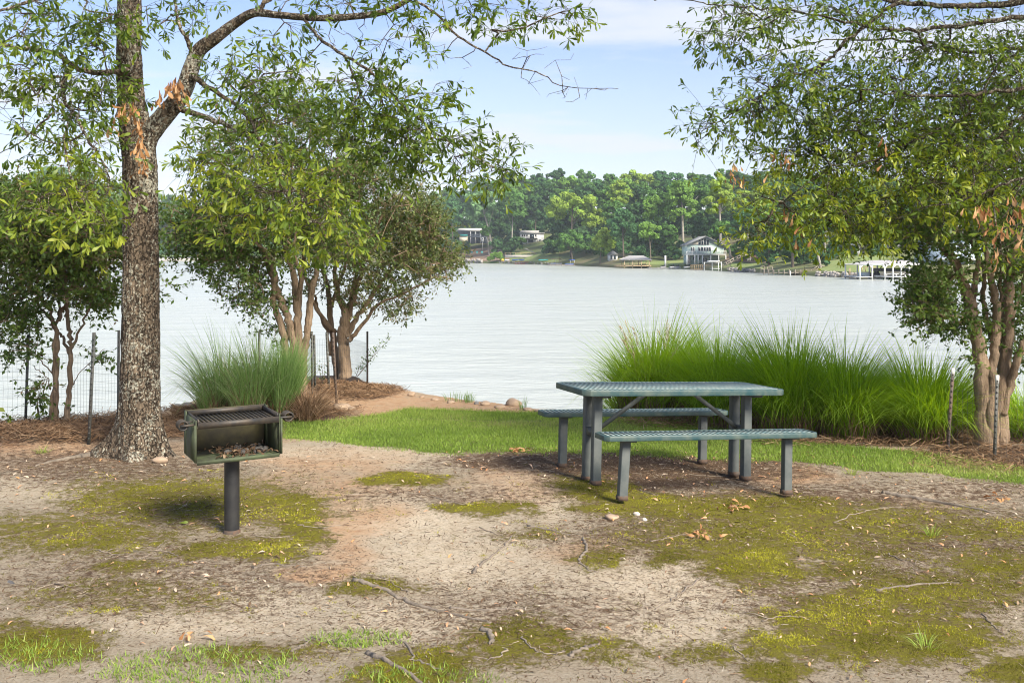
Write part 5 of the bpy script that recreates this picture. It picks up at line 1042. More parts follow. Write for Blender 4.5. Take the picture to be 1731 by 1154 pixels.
def far_tree(pc, top, wpx, bot, d, base, label, g, seed, trunk=None, tw_=.5, nm='broadleaf_tree', nb=26, nf=2600, bark=pale_bark, ls=.0021, bt=.34):
    """px centre, crown top/bottom px rows, width px, distance behind the waterline"""
    r = np.random.default_rng(seed + 700); b = far(pc if trunk is None else trunk, d); Yd = b.y; s = Yd / F
    c = P(pc, (top + bot) / 2, Yd); rx = wpx / 2 * s * .86; rz = (bot - top) / 2 * s * .86
    t_ = thing(nm, b, label, 'tree', 'trees of the far shore'); mb = MB()
    crown(mb, c, rx, rx * .8, rz, nb, nf, max(.16, ls * Yd), r, bt=bt); part(mb, 'crown', g, t_)
    q = MB(); tx = c + Vector((0, 0, rz * .35)); mid = Vector((b.x + (c.x - b.x) * .3, b.y, (b.z + c.z) / 2)); pp, rr = smooth_path([b - Vector((0, 0, .5)), mid, tx], [tw_ * .5, tw_ * .4, tw_ * .15], 4); q.tube(pp, rr, 6)
    for k in range(6):
        p0 = mid.lerp(tx, r.uniform(.1, .8)); e = c + Vector((r.uniform(-.8, .8) * rx, r.uniform(-.5, .5) * rx, r.uniform(-.2, .7) * rz)); q.tube([p0, (p0 + e) / 2 + Vector((0, 0, .3)), e], [tw_ * .18, tw_ * .12, tw_ * .04], 4)
    part(q, 'trunk', bark, t_, smooth=True)
TR = [ # pc, top, w, bot, d, label, mat, trunk px, trunk w, name
 (763, 326, 46, 404, 26, 'blue-green tree on the far shore at the right edge of the middle myrtles', 4, 766, .5, 'broadleaf_tree', brown_bark),
 (813, 308, 74, 402, 22, 'big silvery-green tree on two pale trunks beside the dark lake house', 5, 833, 1.0, 'broadleaf_tree', pale_bark),
 (822, 380, 20, 405, 20, 'narrow green tree with a bare pale trunk right of the dark lake house', 1, 827, .8, 'broadleaf_tree', pale_bark),
 (868, 310, 66, 398, 30, 'tree with one thin straight trunk left of the white gabled house', 1, 865, .7, 'broadleaf_tree', pale_bark),
 (906, 330, 60, 392, 62, 'dark tree rising directly behind the white lake house', 0, 905, .6, 'broadleaf_tree', brown_bark),
 (968, 320, 112, 392, 18, 'large bright yellow-green spreading tree right of the white lake house', 3, 965, .9, 'broadleaf_tree', brown_bark),
 (962, 385, 64, 440, 6, 'low dark layered tree at the waterline under the large yellow-green tree', 1, 968, .5, 'broadleaf_tree', brown_bark),
 (1019, 380, 50, 446, 3, 'small lime tree leaning over the water left of the hip-roofed boathouse', 3, 1014, .35, 'broadleaf_tree', brown_bark),
 (840, 424, 38, 445, 1.5, 'bright green bush at the waterline beside the rail-topped wall', 2, 840, .2, 'waterside_bush', brown_bark),
 (1052, 340, 62, 430, 14, 'pyramidal blue-green tree behind the hip-roofed boathouse', 4, 1054, .6, 'broadleaf_tree', brown_bark),
 (1097, 372, 50, 418, 12, 'layered yellow-green tree above the hip-roofed boathouse', 2, 1100, .45, 'broadleaf_tree', brown_bark),
 (1152, 296, 76, 400, 34, 'tall thin-crowned tree whose bare trunk stands left of the green lake house', 2, 1155, .9, 'tall_tree', pale_bark),
 (1216, 286, 70, 400, 40, 'bright tall tree behind the gable of the green lake house', 3, 1218, .8, 'broadleaf_tree', pale_bark),
 (1222, 372, 46, 412, 24, 'green tree whose lower boughs touch the gable of the green lake house', 1, 1236, .6, 'broadleaf_tree', pale_bark),
 (1128, 370, 44, 432, 26, 'dark green tree left of the tall bare trunk', 1, 1130, .5, 'broadleaf_tree', brown_bark),
 (1182, 350, 40, 425, 34, 'narrow dark tree between the bare trunk and the green lake house', 0, 1183, .5, 'broadleaf_tree', brown_bark),
 (1262, 350, 70, 420, 26, 'mid-green tree with pale trunk above the wooden stairs', 4, 1267, .7, 'broadleaf_tree', pale_bark),
 (1300, 370, 66, 448, 10, 'dense dark tree at the waterline right of the grassy slope', 0, 1300, .5, 'broadleaf_tree', brown_bark),
 (1338, 350, 66, 452, 9, 'bluish dark tree behind the long post dock', 4, 1340, .6, 'broadleaf_tree', brown_bark),
 (1372, 372, 58, 455, 8, 'lighter leafy tree at the right end of the long post dock', 1, 1388, .5, 'broadleaf_tree', pale_bark),
 (1398, 320, 60, 430, 14, 'tree on a straight pale trunk at the foot of the lawn slope', 1, 1393, .55, 'tall_tree', pale_bark),
 (1432, 345, 60, 420, 60, 'dark tree behind the porch house on the lawn slope', 0, 1432, .5, 'broadleaf_tree', brown_bark),
 (1487, 408, 36, 440, 20, 'grey-green small tree in front of the far right houses', 5, 1488, .3, 'broadleaf_tree', brown_bark),
 (1524, 330, 60, 400, 40, 'tall tree on pale trunks rising above the white boathouse', 4, 1524, .9, 'tall_tree', pale_bark),
 (90, 262, 90, 392, 60, 'pale sunlit tree top seen across the lake at far left', 5, 92, .8, 'broadleaf_tree', brown_bark),
 (20, 300, 80, 396, 50, 'bright yellowish tree across the lake at the left edge', 3, 22, .8, 'broadleaf_tree', brown_bark),
 (330, 372, 34, 412, 40, 'bluish tree across the lake behind the left lawn', 4, 331, .5, 'broadleaf_tree', brown_bark),
 (285, 340, 60, 410, 60, 'green tree across the lake just right of the oak trunk', 1, 286, .6, 'broadleaf_tree', brown_bark),
 (160, 330, 60, 400, 70, 'mid-green tree across the lake left of the oak trunk', 1, 161, .6, 'broadleaf_tree', brown_bark),
 (738, 318, 40, 400, 50, 'pale green distant tree showing over the myrtle on the point', 5, 738, .5, 'broadleaf_tree', brown_bark)]
for i, (pc, top, wp, bot, d, lb, g, tp, tw_, nm, bk) in enumerate(TR):
    far_tree(pc, top, wp, bot, d, None, lb, FG[g], i, trunk=tp, tw_=tw_, nm=nm, bark=bk, nb=12 if nm == 'waterside_bush' else 44, nf=4400, ls=.0016, bt=.24 if 'tall' not in nm else .24)
# distant woodland, one mass
for g in range(2): pass
r = np.random.default_rng(33)
wood = [MB() for _ in range(5)]
def wtop(px): return np.interp(px, [-400, 0, 120, 300, 380, 700, 740, 780, 820, 880, 930, 970, 1000, 1060, 1130, 1200, 1260, 1330, 1420, 1560, 1731, 2200], [300, 300, 285, 330, 345, 345, 325, 312, 300, 290, 286, 292, 288, 284, 288, 290, 288, 284, 290, 300, 300, 300])
for row, (dd, k0) in enumerate([(150, 0), (105, 13), (66, 22), (40, 50)]):
    px = -380
    while px < 2000:
        d = dd + r.uniform(-14, 14); Yd = float(shoreY(px)) + d; s = Yd / F; tp = wtop(px) + k0 + r.uniform(-7, 9); h = r.uniform(42, 70) * (300 / Yd) ** .3; wd = r.uniform(34, 58) * (300 / Yd) ** .5
        if row == 3 and (1140 < px < 1240 or 780 < px < 830 or 880 < px < 925 or px > 1410 or px < 350): px += 30; continue
        c = P(px, tp + h / 2, Yd); w_i = int(r.choice(5, p=[.28, .3, .2, .08, .14]))
        crown(wood[w_i], c, wd / 2 * s, wd / 2 * s * .8, h / 2 * s, 30, 2400 if 700 < px < 1500 else 1000, .0014 * Yd, r, bt=.24)
        c2 = P(px, tp + h, Yd); gz = float(hill(d, px)); hz = (c2.z - gz)
        if hz > 3: crown(wood[0], (c.x, c.y + 2, gz + hz * .5), wd / 2 * s * 1.1, wd / 2 * s * .6, hz * .6, 10, 600, .0024 * Yd, r, bt=.4)
        px += wd * .62
for (a0, a1, k) in [(925, 1060, 40), (1080, 1155, 24), (1236, 1300, 20), (1290, 1400, 24), (700, 790, 18), (840, 880, 8), (1400, 1445, 10), (100, 350, 30)]:
    for _ in range(k):
        px = r.uniform(a0, a1); d = r.uniform(16, 40) if a0 != 1290 else r.uniform(8, 24); Yd = float(shoreY(px)) + d; s = Yd / F; w_ = r.uniform(14, 26); gz = far(px, d); top = r.uniform(12, 32) * s
        crown(wood[int(r.choice([0, 0, 1, 4]))], (gz.x, gz.y, gz.z + top * .5), w_ * s * .6, w_ * s * .5, top * .55, 10, 420, .0017 * Yd, r, bt=.34)
for i, m_ in enumerate(wood):
    o = m_.build('woodland', FG[i], None); tag(o, ['deep green undergrowth and trees filling the far woods', 'mid green trees of the far woods', 'brighter green trees of the far woods', 'yellow-green trees scattered through the far woods', 'bluish green trees of the far woods'][i], 'woodland', kind='stuff')

# ------------------------------------------------------------------ far shore buildings, docks and boats
class Rel:
    """a thing on the far shore measured in photograph pixels at its own distance"""
    def __init__(s, name, pc, pb, d, label, cat, group=None, rz=0.):
        s.pc, s.pb = pc, pb; Yd = float(shoreY(pc)) + d; s.s = Yd / F; s.root = thing(name, P(pc, pb, Yd), label, cat, group, rz=rz, local=True)
    def b(s, name, m, rects, parent=None, bevel=0):
        mb = MB()
        for (x0, y0, x1, y1, d0, d1) in rects: mb.box((x0 - s.pc) * s.s, (x1 - s.pc) * s.s, d0, d1, (s.pb - y1) * s.s, (s.pb - y0) * s.s)
        return part(mb, name, m, parent or s.root) if parent is None else mb.build(name, m, parent, off=(0, 0, 0))
    def poly(s, name, m, pts, d0, d1, parent=None):
        mb = MB(); mb.prism([((x - s.pc) * s.s, (s.pb - y) * s.s) for x, y in pts], 'y', d0, d1); return mb.build(name, m, parent or s.root, off=(0, 0, 0))
    def lines(s, name, m, segs, w, parent=None):
        mb = MB()
        for (x0, y0, x1, y1, d) in segs: mb.bar(((x0 - s.pc) * s.s, d, (s.pb - y0) * s.s), ((x1 - s.pc) * s.s, d, (s.pb - y1) * s.s), w, w, up=(0, 1, 0))
        return mb.build(name, m, parent or s.root, off=(0, 0, 0))
white = mat('white_paint', (.74, .75, .74), .6, vs=1.5, col2=(.62, .63, .62)); mint = mat('mint_siding', (.44, .56, .52), .7, vs=1., col2=(.38, .50, .47)); cream = mat('cream_siding', (.60, .54, .42), .7, vs=1.)
glass = mat('dark_glass', (.02, .035, .045), .12, vs=1.); roofm = mat('grey_shingle', (.22, .23, .24), .85, vs=2., var=.3); roofl = mat('pale_roof', (.46, .45, .44), .7, vs=2., var=.15); darkwall = mat('slate_wall', (.16, .19, .24), .8, vs=1.5, var=.3)
wood_m = mat('weathered_wood', (.36, .31, .25), .9, vs=3., var=.35); wood_t = mat('tan_wood', (.46, .34, .21), .9, vs=3., var=.3); concrete = mat('pale_concrete', (.45, .43, .39), .9, vs=2., var=.25); redw = mat('red_wood', (.42, .13, .09), .8, vs=3., var=.3)
blue_t = mat('blue_tarp', (.03, .10, .42), .6, vs=2., var=.3); teal_t = mat('teal_hull', (.04, .36, .36), .5, vs=2.); black_m = mat('black_vinyl', (.02, .022, .026), .5, vs=2.); yellow_m = mat('yellow_plastic', (.65, .42, .05), .6, vs=2.); brick = mat('brown_brick', (.22, .12, .09), .9, vs=3., var=.3); stone = mat('rubble_stone', (.42, .39, .35), .9, vs=2.5, var=.5); bluehs = mat('pale_blue_siding', (.46, .56, .64), .7, vs=1.)
# green lake house
h = Rel('lake_house', 1196, 447, 14, 'pale green gabled lake house with white deck on columns and tall gable windows', 'house')
h.b('wall', mint, [(1167, 431, 1220, 447, 1.6, 9), (1164, 414, 1226, 431, 1.6, 9)])
g_ = h.poly('gable_wall', mint, [(1164, 414), (1226, 414), (1194, 400.5)], 1.55, 9)
h.poly('gable_cladding', cream, [(1169, 413.6), (1186, 413.6), (1186, 405)], 1.50, 1.549)
mb = MB(); a = lambda x, y: ((x - h.pc) * h.s, (h.pb - y) * h.s)
for (p, q_) in (((1161, 415.4), (1194, 400.2)), ((1229, 415.6), (1194, 400.2))):
    (x0, z0), (x1, z1) = a(*p), a(*q_); mb.add([(x0, .7, z0), (x1, .7, z1), (x1, 9.5, z1), (x0, 9.5, z0), (x0, .7, z0 + .22), (x1, .7, z1 + .22), (x1, 9.5, z1 + .22), (x0, 9.5, z0 + .22)], [(0, 1, 2, 3), (4, 7, 6, 5), (0, 4, 5, 1), (1, 5, 6, 2), (2, 6, 7, 3), (3, 7, 4, 0)])
rf = part(mb, 'roof', roofm, h.root); h.b('chimney', white, [(1187.5, 402, 1190.5, 405, 2.5, 3.2)], parent=rf)
for (x0, y0, x1, y1, k) in [(1183, 406.5, 1187, 413.6, 1), (1188, 403.5, 1191.2, 413.6, 1), (1192.4, 403.5, 1195.6, 413.6, 1), (1196.8, 405.5, 1200.4, 413.6, 1), (1182.8, 417.5, 1186, 424, 1), (1187.6, 417.5, 1190.8, 424, 1), (1192.2, 417.5, 1195.2, 424, 1), (1196.8, 417.5, 1200, 424, 1), (1201, 417.5, 1204, 424, 1), (1170.5, 418, 1172.8, 425, 1), (1174, 418, 1176, 425, 1), (1211.5, 419, 1214, 425, 1), (1173.4, 434.5, 1176.6, 439.5, 1), (1182.8, 434.5, 1185, 439.5, 1), (1201.5, 435, 1204, 440, 1)]:
    wf = h.b('window', white, [(x0 - .6, y0 - .6, x1 + .6, y1 + .6, 1.49 if y0 < 414 else 1.54, 1.60)]); h.b('pane', glass, [(x0, y0, x1, y1, 1.46 if y0 < 414 else 1.51, 1.56)], parent=wf)
dr = h.b('door', white, [(1189.5, 434.5, 1198, 447, 1.54, 1.60)]); h.b('pane', glass, [(1190.6, 436, 1193, 444.5, 1.50, 1.56), (1194.6, 436, 1197, 444.5, 1.50, 1.56)], parent=dr)
dk = h.b('deck', white, [(1159, 429.4, 1226, 431.0, -1.2, 1.55)])
h.b('railing', white, [(1159, 424.2, 1226, 424.8, -1.2, -1.1)] + [(x, 424.8, x + .8, 429.4, -1.2, -1.1) for x in (1159, 1168, 1175, 1183, 1192, 1199, 1207, 1215, 1225)] + [(x, 424.8, x + .18, 429.4, -1.17, -1.13) for x in np.arange(1160, 1225, 1.1)], parent=dk)
for x in (1159, 1172.3, 1178, 1185.4, 1199, 1212.4, 1224.4): h.b('column', white, [(x, 431.0, x + 1.5, 447, -1.15, -.95)])
h.b('stone_chimney_base', stone, [(1164.5, 432, 1168, 446, .6, 1.5)])
# white lake house
h = Rel('lake_house', 899, 413, 56, 'white two-storey lake house with grey roof and dark balcony up the far hillside', 'house')
h.b('wall', white, [(879, 394, 920, 413, 2, 12)]); h.poly('roof', roofl, [(877, 394.2), (922, 394.2), (917, 389.5), (881, 389.5)], 1.4, 12)
for x in (882.5, 886, 890, 905): wf = h.b('window', black_m, [(x, 396, x + 2, 399.5, 1.90, 2.02)])
h.b('sliding_door', glass, [(896, 396, 903, 403, 1.90, 2.0)]); bl = h.b('balcony', black_m, [(889.5, 402.4, 908.5, 403.6, .2, 1.98)]); h.b('railing', black_m, [(889.5, 399.2, 908.5, 399.7, .2, .3)] + [(x, 399.7, x + .35, 402.4, .2, .3) for x in np.arange(889.5, 908.5, 1.3)], parent=bl)
for x in (890, 908): h.b('balcony_post', black_m, [(x, 403.6, x + .7, 413, .25, .45)])
for (x0, x1) in ((884, 887), (893, 901), (911, 915)): h.b('window', glass, [(x0, 405, x1, 410, 1.9, 2.0)])
# dark lake house
h = Rel('lake_house', 810, 411, 40, 'slate-grey lake house with long covered balcony behind the pale trunks', 'house')
h.b('wall', darkwall, [(795, 391, 823, 411, 3, 12)]); h.b('side_wing_wall', cream, [(776, 399, 790, 409, 2.8, 10)]); h.b('upper_wing_wall', darkwall, [(773, 389, 795, 399, 3.2, 10)]); h.poly('roof', roofl, [(771, 390), (825, 390), (818, 385.8), (776, 385.8)], .6, 12)
bl = h.b('balcony', darkwall, [(795, 399.6, 822, 400.6, .8, 2.95)]); h.b('railing', darkwall, [(795, 395.6, 822, 396.1, .8, .9)] + [(x, 396, x + .3, 399.7, .8, .9) for x in np.arange(795, 822, 1.2)], parent=bl)
for x in (795, 803, 812, 821.4): h.b('porch_post', white, [(x, 391, x + .6, 411, .95, 1.15)])
for (x0, x1) in ((798, 801), (805, 809), (814, 818)): h.b('window', glass, [(x0, 392.5, x1, 398.5, 2.9, 3.0)])
h.b('lower_door', glass, [(806, 404, 815, 409.5, 2.9, 3.0)]); h.b('teal_railing', teal_t, [(777, 396.5, 790, 398.6, 2.2, 2.3)])
# porch house right
h = Rel('lake_house', 1460, 438, 34, 'low grey house with open porch on the lawn slope left of the boat shelter', 'house')
h.b('wall', roofl, [(1448, 417, 1490, 438, 1.5, 9)]); h.b('roof', white, [(1434, 412.6, 1492, 414.6, -1.4, 9.4)]); h.b('porch_floor', wood_m, [(1438, 429, 1450, 431, -1.2, 1.48)])
h.b('porch_railing', white, [(1438, 425.5, 1449, 426.1, -1.2, -1.1)] + [(x, 426, x + .3, 429, -1.2, -1.1) for x in np.arange(1438, 1449, 1.1)])
for x in (1438, 1448): h.b('porch_post', white, [(x, 414.6, x + 1, 438.5, -1.15, -.95)])
for x in (1450, 1461): wf = h.b('window', white, [(x - .6, 416.6, x + 4.6, 425.4, 1.40, 1.52)]); h.b('pane', glass, [(x, 417.4, x + 4, 424.6, 1.36, 1.44)], parent=wf)
h.b('lower_door', glass, [(1452, 431, 1455, 438, 1.38, 1.48)])
h = Rel('lake_house', 1512, 437, 42, 'white gabled house behind the boat shelter half hidden by pale trunks', 'house')
h.b('wall', white, [(1496, 416, 1532, 437, 2, 9)]); h.poly('roof', roofm, [(1493, 416.4), (1535, 416.4), (1512, 403)], 1.4, 9)
h.b('window', glass, [(1504, 420, 1509, 426, 1.9, 2.0)]); h.b('window', glass, [(1514, 420, 1519, 426, 1.9, 2.0)]); h.b('porch', white, [(1500, 428, 1528, 429, .6, 1.98)])
h = Rel('lake_house', 1630, 466, 16, 'pale blue house with white porch seen through the stems of the right myrtle', 'house')
h.b('wall', bluehs, [(1590, 400, 1676, 466, 2, 10)]); h.poly('roof', roofm, [(1584, 402), (1682, 402), (1650, 376), (1616, 376)], 1.2, 10.5)
for x in (1600, 1630, 1655): wf = h.b('window', white, [(x - 1, 411, x + 8, 423, 1.9, 2.02)]); h.b('pane', glass, [(x, 412, x + 7, 422, 1.86, 1.95)], parent=wf)
h.b('porch_roof', white, [(1586, 436, 1680, 440, -.5, 1.98)])
for x in (1588, 1610, 1634, 1656, 1676): h.b('porch_post', white, [(x, 440, x + 2, 466, -.4, -.2)])
for (pc, pb, wd, ht, lb) in [(168, 396, 40, 20, 'white distant house across the lake left of the oak trunk'), (322, 401, 26, 10, 'white distant building across the lake right of the oak trunk'), (60, 404, 36, 16, 'white distant house nearest the left edge across the lake')]:
    h = Rel('distant_house', pc, pb, 46, lb, 'house'); h.b('wall', white, [(pc - wd / 2, pb - ht * .65, pc + wd / 2, pb + 3, 2, 14)]); h.poly('roof', roofm, [(pc - wd / 2 - 2, pb - ht * .64), (pc + wd / 2 + 2, pb - ht * .64), (pc + wd / 4, pb - ht), (pc - wd / 4, pb - ht)], 1, 15)
    for k in range(5): x = pc - wd / 2 + 3 + k * (wd - 6) / 4.4; h.b('window', glass, [(x, pb - ht * .5, x + 2, pb - ht * .22, 1.9, 2.0)])
# left seawall and lawn
h = Rel('seawall', 100, 440.6, -.6, 'long pale concrete seawall below the bright lawn across the lake at left', 'seawall'); h.b('wall_face', concrete, [(-1200, 436.6, 352, 442, 0, .8)]); h.b('cap', roofl, [(-1200, 435.9, 352, 436.55, -.1, .95)])
mb = MB(); P4 = [(-900, 1), (352, 1), (352, 46), (-900, 46)]; V = []
pq = np.linspace(-900, 352, 60); dq = np.linspace(.9, 46, 14); PX, DD = np.meshgrid(pq, dq); YY = shoreY(PX) + DD; mb.add(np.stack([(PX - CX) / F * YY, YY, np.maximum(hill(DD, PX), WATER + 2.2 + .03 * DD) + .12], -1), np.stack([(i_ := np.arange(13)[:, None] * 60 + np.arange(59)[None]), i_ + 1, i_ + 61, i_ + 60], -1).reshape(-1, 4))
tag(mb.build('far_lawn', mat('far_lawn', (.20, .33, .075), .95, vs=.15, col2=(.25, .36, .10))), kind='structure')
def lawn_patch(px0, px1, d0, d1, m, n=24):
    mb = MB(); pq = np.linspace(px0, px1, n); dq = np.linspace(d0, d1, 12); PX, DD = np.meshgrid(pq, dq); e = 2.0 * np.sin((PX - px0) / (px1 - px0) * 9) * (DD > (d0 + d1) / 2); DD = DD + e; YY = shoreY(PX) + DD
    mb.add(np.stack([(PX - CX) / F * YY, YY, hill(DD, PX) + .10], -1), np.stack([(i_ := np.arange(11)[:, None] * n + np.arange(n - 1)[None]), i_ + 1, i_ + n + 1, i_ + n], -1).reshape(-1, 4)); tag(mb.build('far_lawn', m), kind='structure')
flm = mat('far_lawn_green', (.17, .24, .06), .95, vs=.3, col2=(.22, .25, .09)); fd = mat('far_dirt', (.30, .21, .14), .95, vs=.3, col2=(.22, .15, .10))
lawn_patch(1084, 1162, 2, 20, flm); lawn_patch(1236, 1290, 2, 16, flm); lawn_patch(1385, 1500, 2.4, 30, flm); lawn_patch(860, 945, 2, 30, flm); lawn_patch(780, 862, 2, 50, fd); lawn_patch(1226, 1300, 16.5, 34, fd)
# rubble walls at the waterline: one wall per stretch
def rubble(px0, px1, hpx, label, seed, m=stone, n=60):
    r = np.random.default_rng(seed); mb = MB(); pc = (px0 + px1) / 2; b = far(pc, -.2); b.z = WATER
    for k in range(n):
        px = r.uniform(px0, px1); Yd = float(shoreY(px)) + r.uniform(-.6, .9); s = Yd / F; hh = hpx * s; rock_mesh(mb, ((px - CX) * s, Yd, WATER + r.uniform(.1, .9) * hh), hh * .35, hh * .3, hh * .28, seed * 100 + k)
    o = mb.build('rubble_wall', m, None, off=b); o.location = b; tag(o, label, 'stone wall', 'rubble banks of the far shore')
rubble(782, 815, 7, 'pale rubble bank at the left end of the far centre shore', 1); rubble(844, 930, 4, 'dark rubble bank below the rail-topped wall', 2, rg); rubble(1228, 1256, 7, 'white rubble bank right of the green lake house', 3); rubble(1256, 1276, 6, 'grey rubble bank left of the long post dock', 4, rg); rubble(1380, 1452, 9, 'pale boulder bank between the post dock and the boat shelter', 5, n=80)
h = Rel('retaining_wall', 880, 435.5, 8, 'pale retaining wall topped by a tan wooden rail below the white house', 'retaining wall'); h.b('wall_face', concrete, [(853.5, 431, 905, 435.5, 0, .5)]); h.b('railing', wood_t, [(853.5, 427, 905, 427.5, 0, .12)] + [(x, 427.5, x + .7, 431, 0, .12) for x in (853.5, 862, 871, 880, 889, 897, 904)])
h = Rel('hillside_stairs', 905, 431, 16, 'pale steps climbing the lawn below the white lake house', 'stairs'); h.b('tread', concrete, [(888 + k * 2.6, 420 + k * 1.3, 893 + k * 2.6, 420.8 + k * 1.3, 12 - k * 1.2, 13.4 - k * 1.2) for k in range(9)])
h = Rel('basketball_hoop', 815.5, 423.5, 26, 'white basketball backboard on a pole in front of the slate-grey house', 'basketball hoop'); h.b('pole', white, [(815.2, 407, 815.9, 423.5, 0, .2)]); bb = h.b('backboard', white, [(813.8, 401.8, 817.8, 408.8, -.15, -.08)]); h.b('target', black_m, [(815, 402.4, 816.6, 404.6, -.18, -.152)], parent=bb)
for k, px in enumerate((797.5, 806, 814.5)):
    h = Rel('garden_chair', px, 429, 14, ['left one of three teal lawn chairs below the slate-grey house', 'middle one of three teal lawn chairs below the slate-grey house', 'right one of three teal lawn chairs below the slate-grey house'][k], 'chair', 'teal lawn chairs'); h.b('seat', teal_t, [(px - 1.4, 426.8, px + 1.4, 427.4, -.35, .3)]); h.b('backrest', teal_t, [(px - 1.4, 424.6, px + 1.4, 426.8, .3, .38)]); h.b('leg', teal_t, [(px - 1.4, 427.4, px - 1.1, 429, -.35, .3), (px + 1.1, 427.4, px + 1.4, 429, -.35, .3)])
# docks
def dock(px0, px1, yt, label, posts, m=wood_m, d=-3.5, hpost=2.5, name='dock', depth=2.4, extra=None, th=1.0, pw=.7, drop=3.):
    pc = (px0 + px1) / 2; h = Rel(name, pc, yt, d, label, 'dock', 'wooden docks of the far shore'); h.b('planking', m, [(px0, yt - th, px1, yt, 0, depth)])
    for x in posts: h.b('post', m, [(x - pw / 2, yt - th - hpost, x + pw / 2, yt + drop, -.25, -.01)])
    return h
dk1 = dock(1284, 1388, 461.5, 'long low wooden dock lined with short posts on the right of the far shore', [1291, 1299, 1307.5, 1316, 1325, 1334, 1344, 1353, 1362, 1371], wood_m, d=-2., hpost=5, pw=.9, drop=3)
dk1.b('rail_box', wood_m, [(1286, 449.5, 1293, 450.3, 0, .1), (1286, 454.5, 1293, 455.2, 0, .1), (1286, 449.5, 1286.8, 460.5, 0, .1), (1292.4, 449.5, 1293.2, 460.5, 0, .1), (1297, 450, 1306, 450.8, 0, .1), (1297, 455, 1306, 455.8, 0, .1), (1297, 450, 1297.8, 460.5, 0, .1), (1305.4, 450, 1306.2, 460.5, 0, .1)])
dk1.lines('gangway_rail', wood_m, [(1370, 457, 1383, 449.5, 0), (1370, 461, 1384, 453, 0), (1371, 457, 1371, 461, 0), (1383, 449, 1383, 458, 0), (1383, 449, 1394, 449.5, 0)], .12)
dock(926, 1010, 448.2, 'plain dock running along the shore under the lime tree', list(range(930, 1010, 10)), wood_m, d=-1.6, hpost=1.0, drop=1.2)
dk2 = dock(870, 902, 446.2, 'red-railed dock in front of the dark rubble bank', list(range(871, 902, 5)), redw, d=-2, hpost=1.6, drop=1.)
dk2.b('railing', redw, [(870, 442.6, 902, 443.2, 0, .15)])
dock(1096, 1166, 454.0, 'long floating dock between the hip-roofed boathouse and the green house', [1100, 1112, 1150, 1160], roofl, d=-2.5, hpost=1.8, drop=1.0)
dk3 = dock(1168, 1202, 455.8, 'brown plank dock with pale railing in front of the green lake house', [1174, 1190, 1201], wood_t, d=-1.2, hpost=5, drop=1.4); dk3.b('railing', wood_t, [(1168, 447.4, 1202, 448, .2, .3)] + [(x, 448, x + .8, 454.8, .2, .3) for x in np.arange(1168, 1202, 3.2)])
h = Rel('mooring_pole', 1124.8, 452, -1, 'thick white pole standing on the floating dock', 'pole'); h.b('pole', white, [(1123.6, 432, 1126.2, 452, 0, .35)])
h = Rel('mooring_pole', 1436.5, 469, -2.5, 'yellowish pole in the water left of the white boat shelter', 'pole'); h.b('pole', wood_t, [(1435.8, 453, 1437.4, 470, 0, .15)])
h = Rel('mooring_pole', 1336.4, 466, -6, 'short white pole standing in the water in front of the long post dock', 'pole'); h.b('pole', white, [(1335.6, 458, 1337, 467, 0, .15)])
# hip-roofed boathouse
h = Rel('boathouse', 1076, 452, -4.5, 'open boathouse with low grey hip roof on tan posts', 'boathouse')
mb = MB(); a = lambda x, y: ((x - h.pc) * h.s, (h.pb - y) * h.s); (xl, zl), (xr, _), (xa, za), (xb, _) = a(1051, 438.6), a(1102, 438.6), a(1066, 432), a(1090, 432)
mb.add([(xl, -.4, zl), (xr, -.4, zl), (xr, 6.4, zl), (xl, 6.4, zl), (xa, 3, za), (xb, 3, za), (xl, -.4, zl - .2), (xr, -.4, zl - .2), (xr, 6.4, zl - .2), (xl, 6.4, zl - .2)], [(0, 1, 5, 4), (2, 3, 4, 5), (0, 1, 7, 6), (1, 2, 8, 7), (2, 3, 9, 8), (3, 0, 6, 9), (6, 7, 8, 9)], ); mb.ng += [[mb.n - 10 + 1, mb.n - 10 + 2, mb.n - 10 + 5], [mb.n - 10 + 3, mb.n - 10 + 0, mb.n - 10 + 4]]
part(mb, 'roof', roofl, h.root)
for x in (1055, 1069, 1084, 1097): h.b('post', wood_t, [(x, 439.4, x + 1.1, 453, 0, .16)]); h.b('post', wood_t, [(x, 439.4, x + 1.1, 453, 5.6, 5.76)])
h.b('platform', wood_t, [(1042, 448.4, 1101, 450, 0, 5.5)]); h.b('railing', wood_t, [(1069, 444.6, 1098, 445, .05, .13)] + [(x, 445, x + .4, 448.4, .05, .13) for x in np.arange(1069, 1098, 3)])
# white boat shelter
h = Rel('boat_shelter', 1506, 471, -5, 'white open boat shelter on braced posts with a pale metal roof at right', 'boat shelter')
mb = MB(); a = lambda x, y: ((x - h.pc) * h.s, (h.pb - y) * h.s); (xl, zl), (xr, _), (xm, zm) = a(1452, 447.5), a(1562, 447.5), a(1488, 440)
(x4, z4) = a(1545, 440)
mb.add([(xl, 0, zl), (xr, 0, zl), (x4, 3, z4), (xm, 3, zm), (xl, 6, zl), (xr, 6, zl)], [(0, 1, 2, 3), (5, 4, 3, 2)]); mb.ng += [[0, 3, 4], [1, 5, 2]]
rf = part(mb, 'roof', roofl, h.root); h.b('beam', white, [(1453, 446.4, 1561, 448.4, 0, .2), (1453, 446.4, 1561, 448.4, 5.8, 6)])
for x in (1453, 1474, 1495, 1509, 1523, 1537, 1556):
    for dd_ in (0.0, 5.8): h.b('post', white, [(x, 448.4, x + 1.9, 473, dd_ + .02, dd_ + .2)])
h.lines('brace', white, [(x + 1, 453, x + 5, 448.4, .1) for x in (1453, 1495, 1509, 1523)] + [(x + 1, 453, x - 3, 448.4, .1) for x in (1474, 1495, 1509, 1523, 1537)], .14)
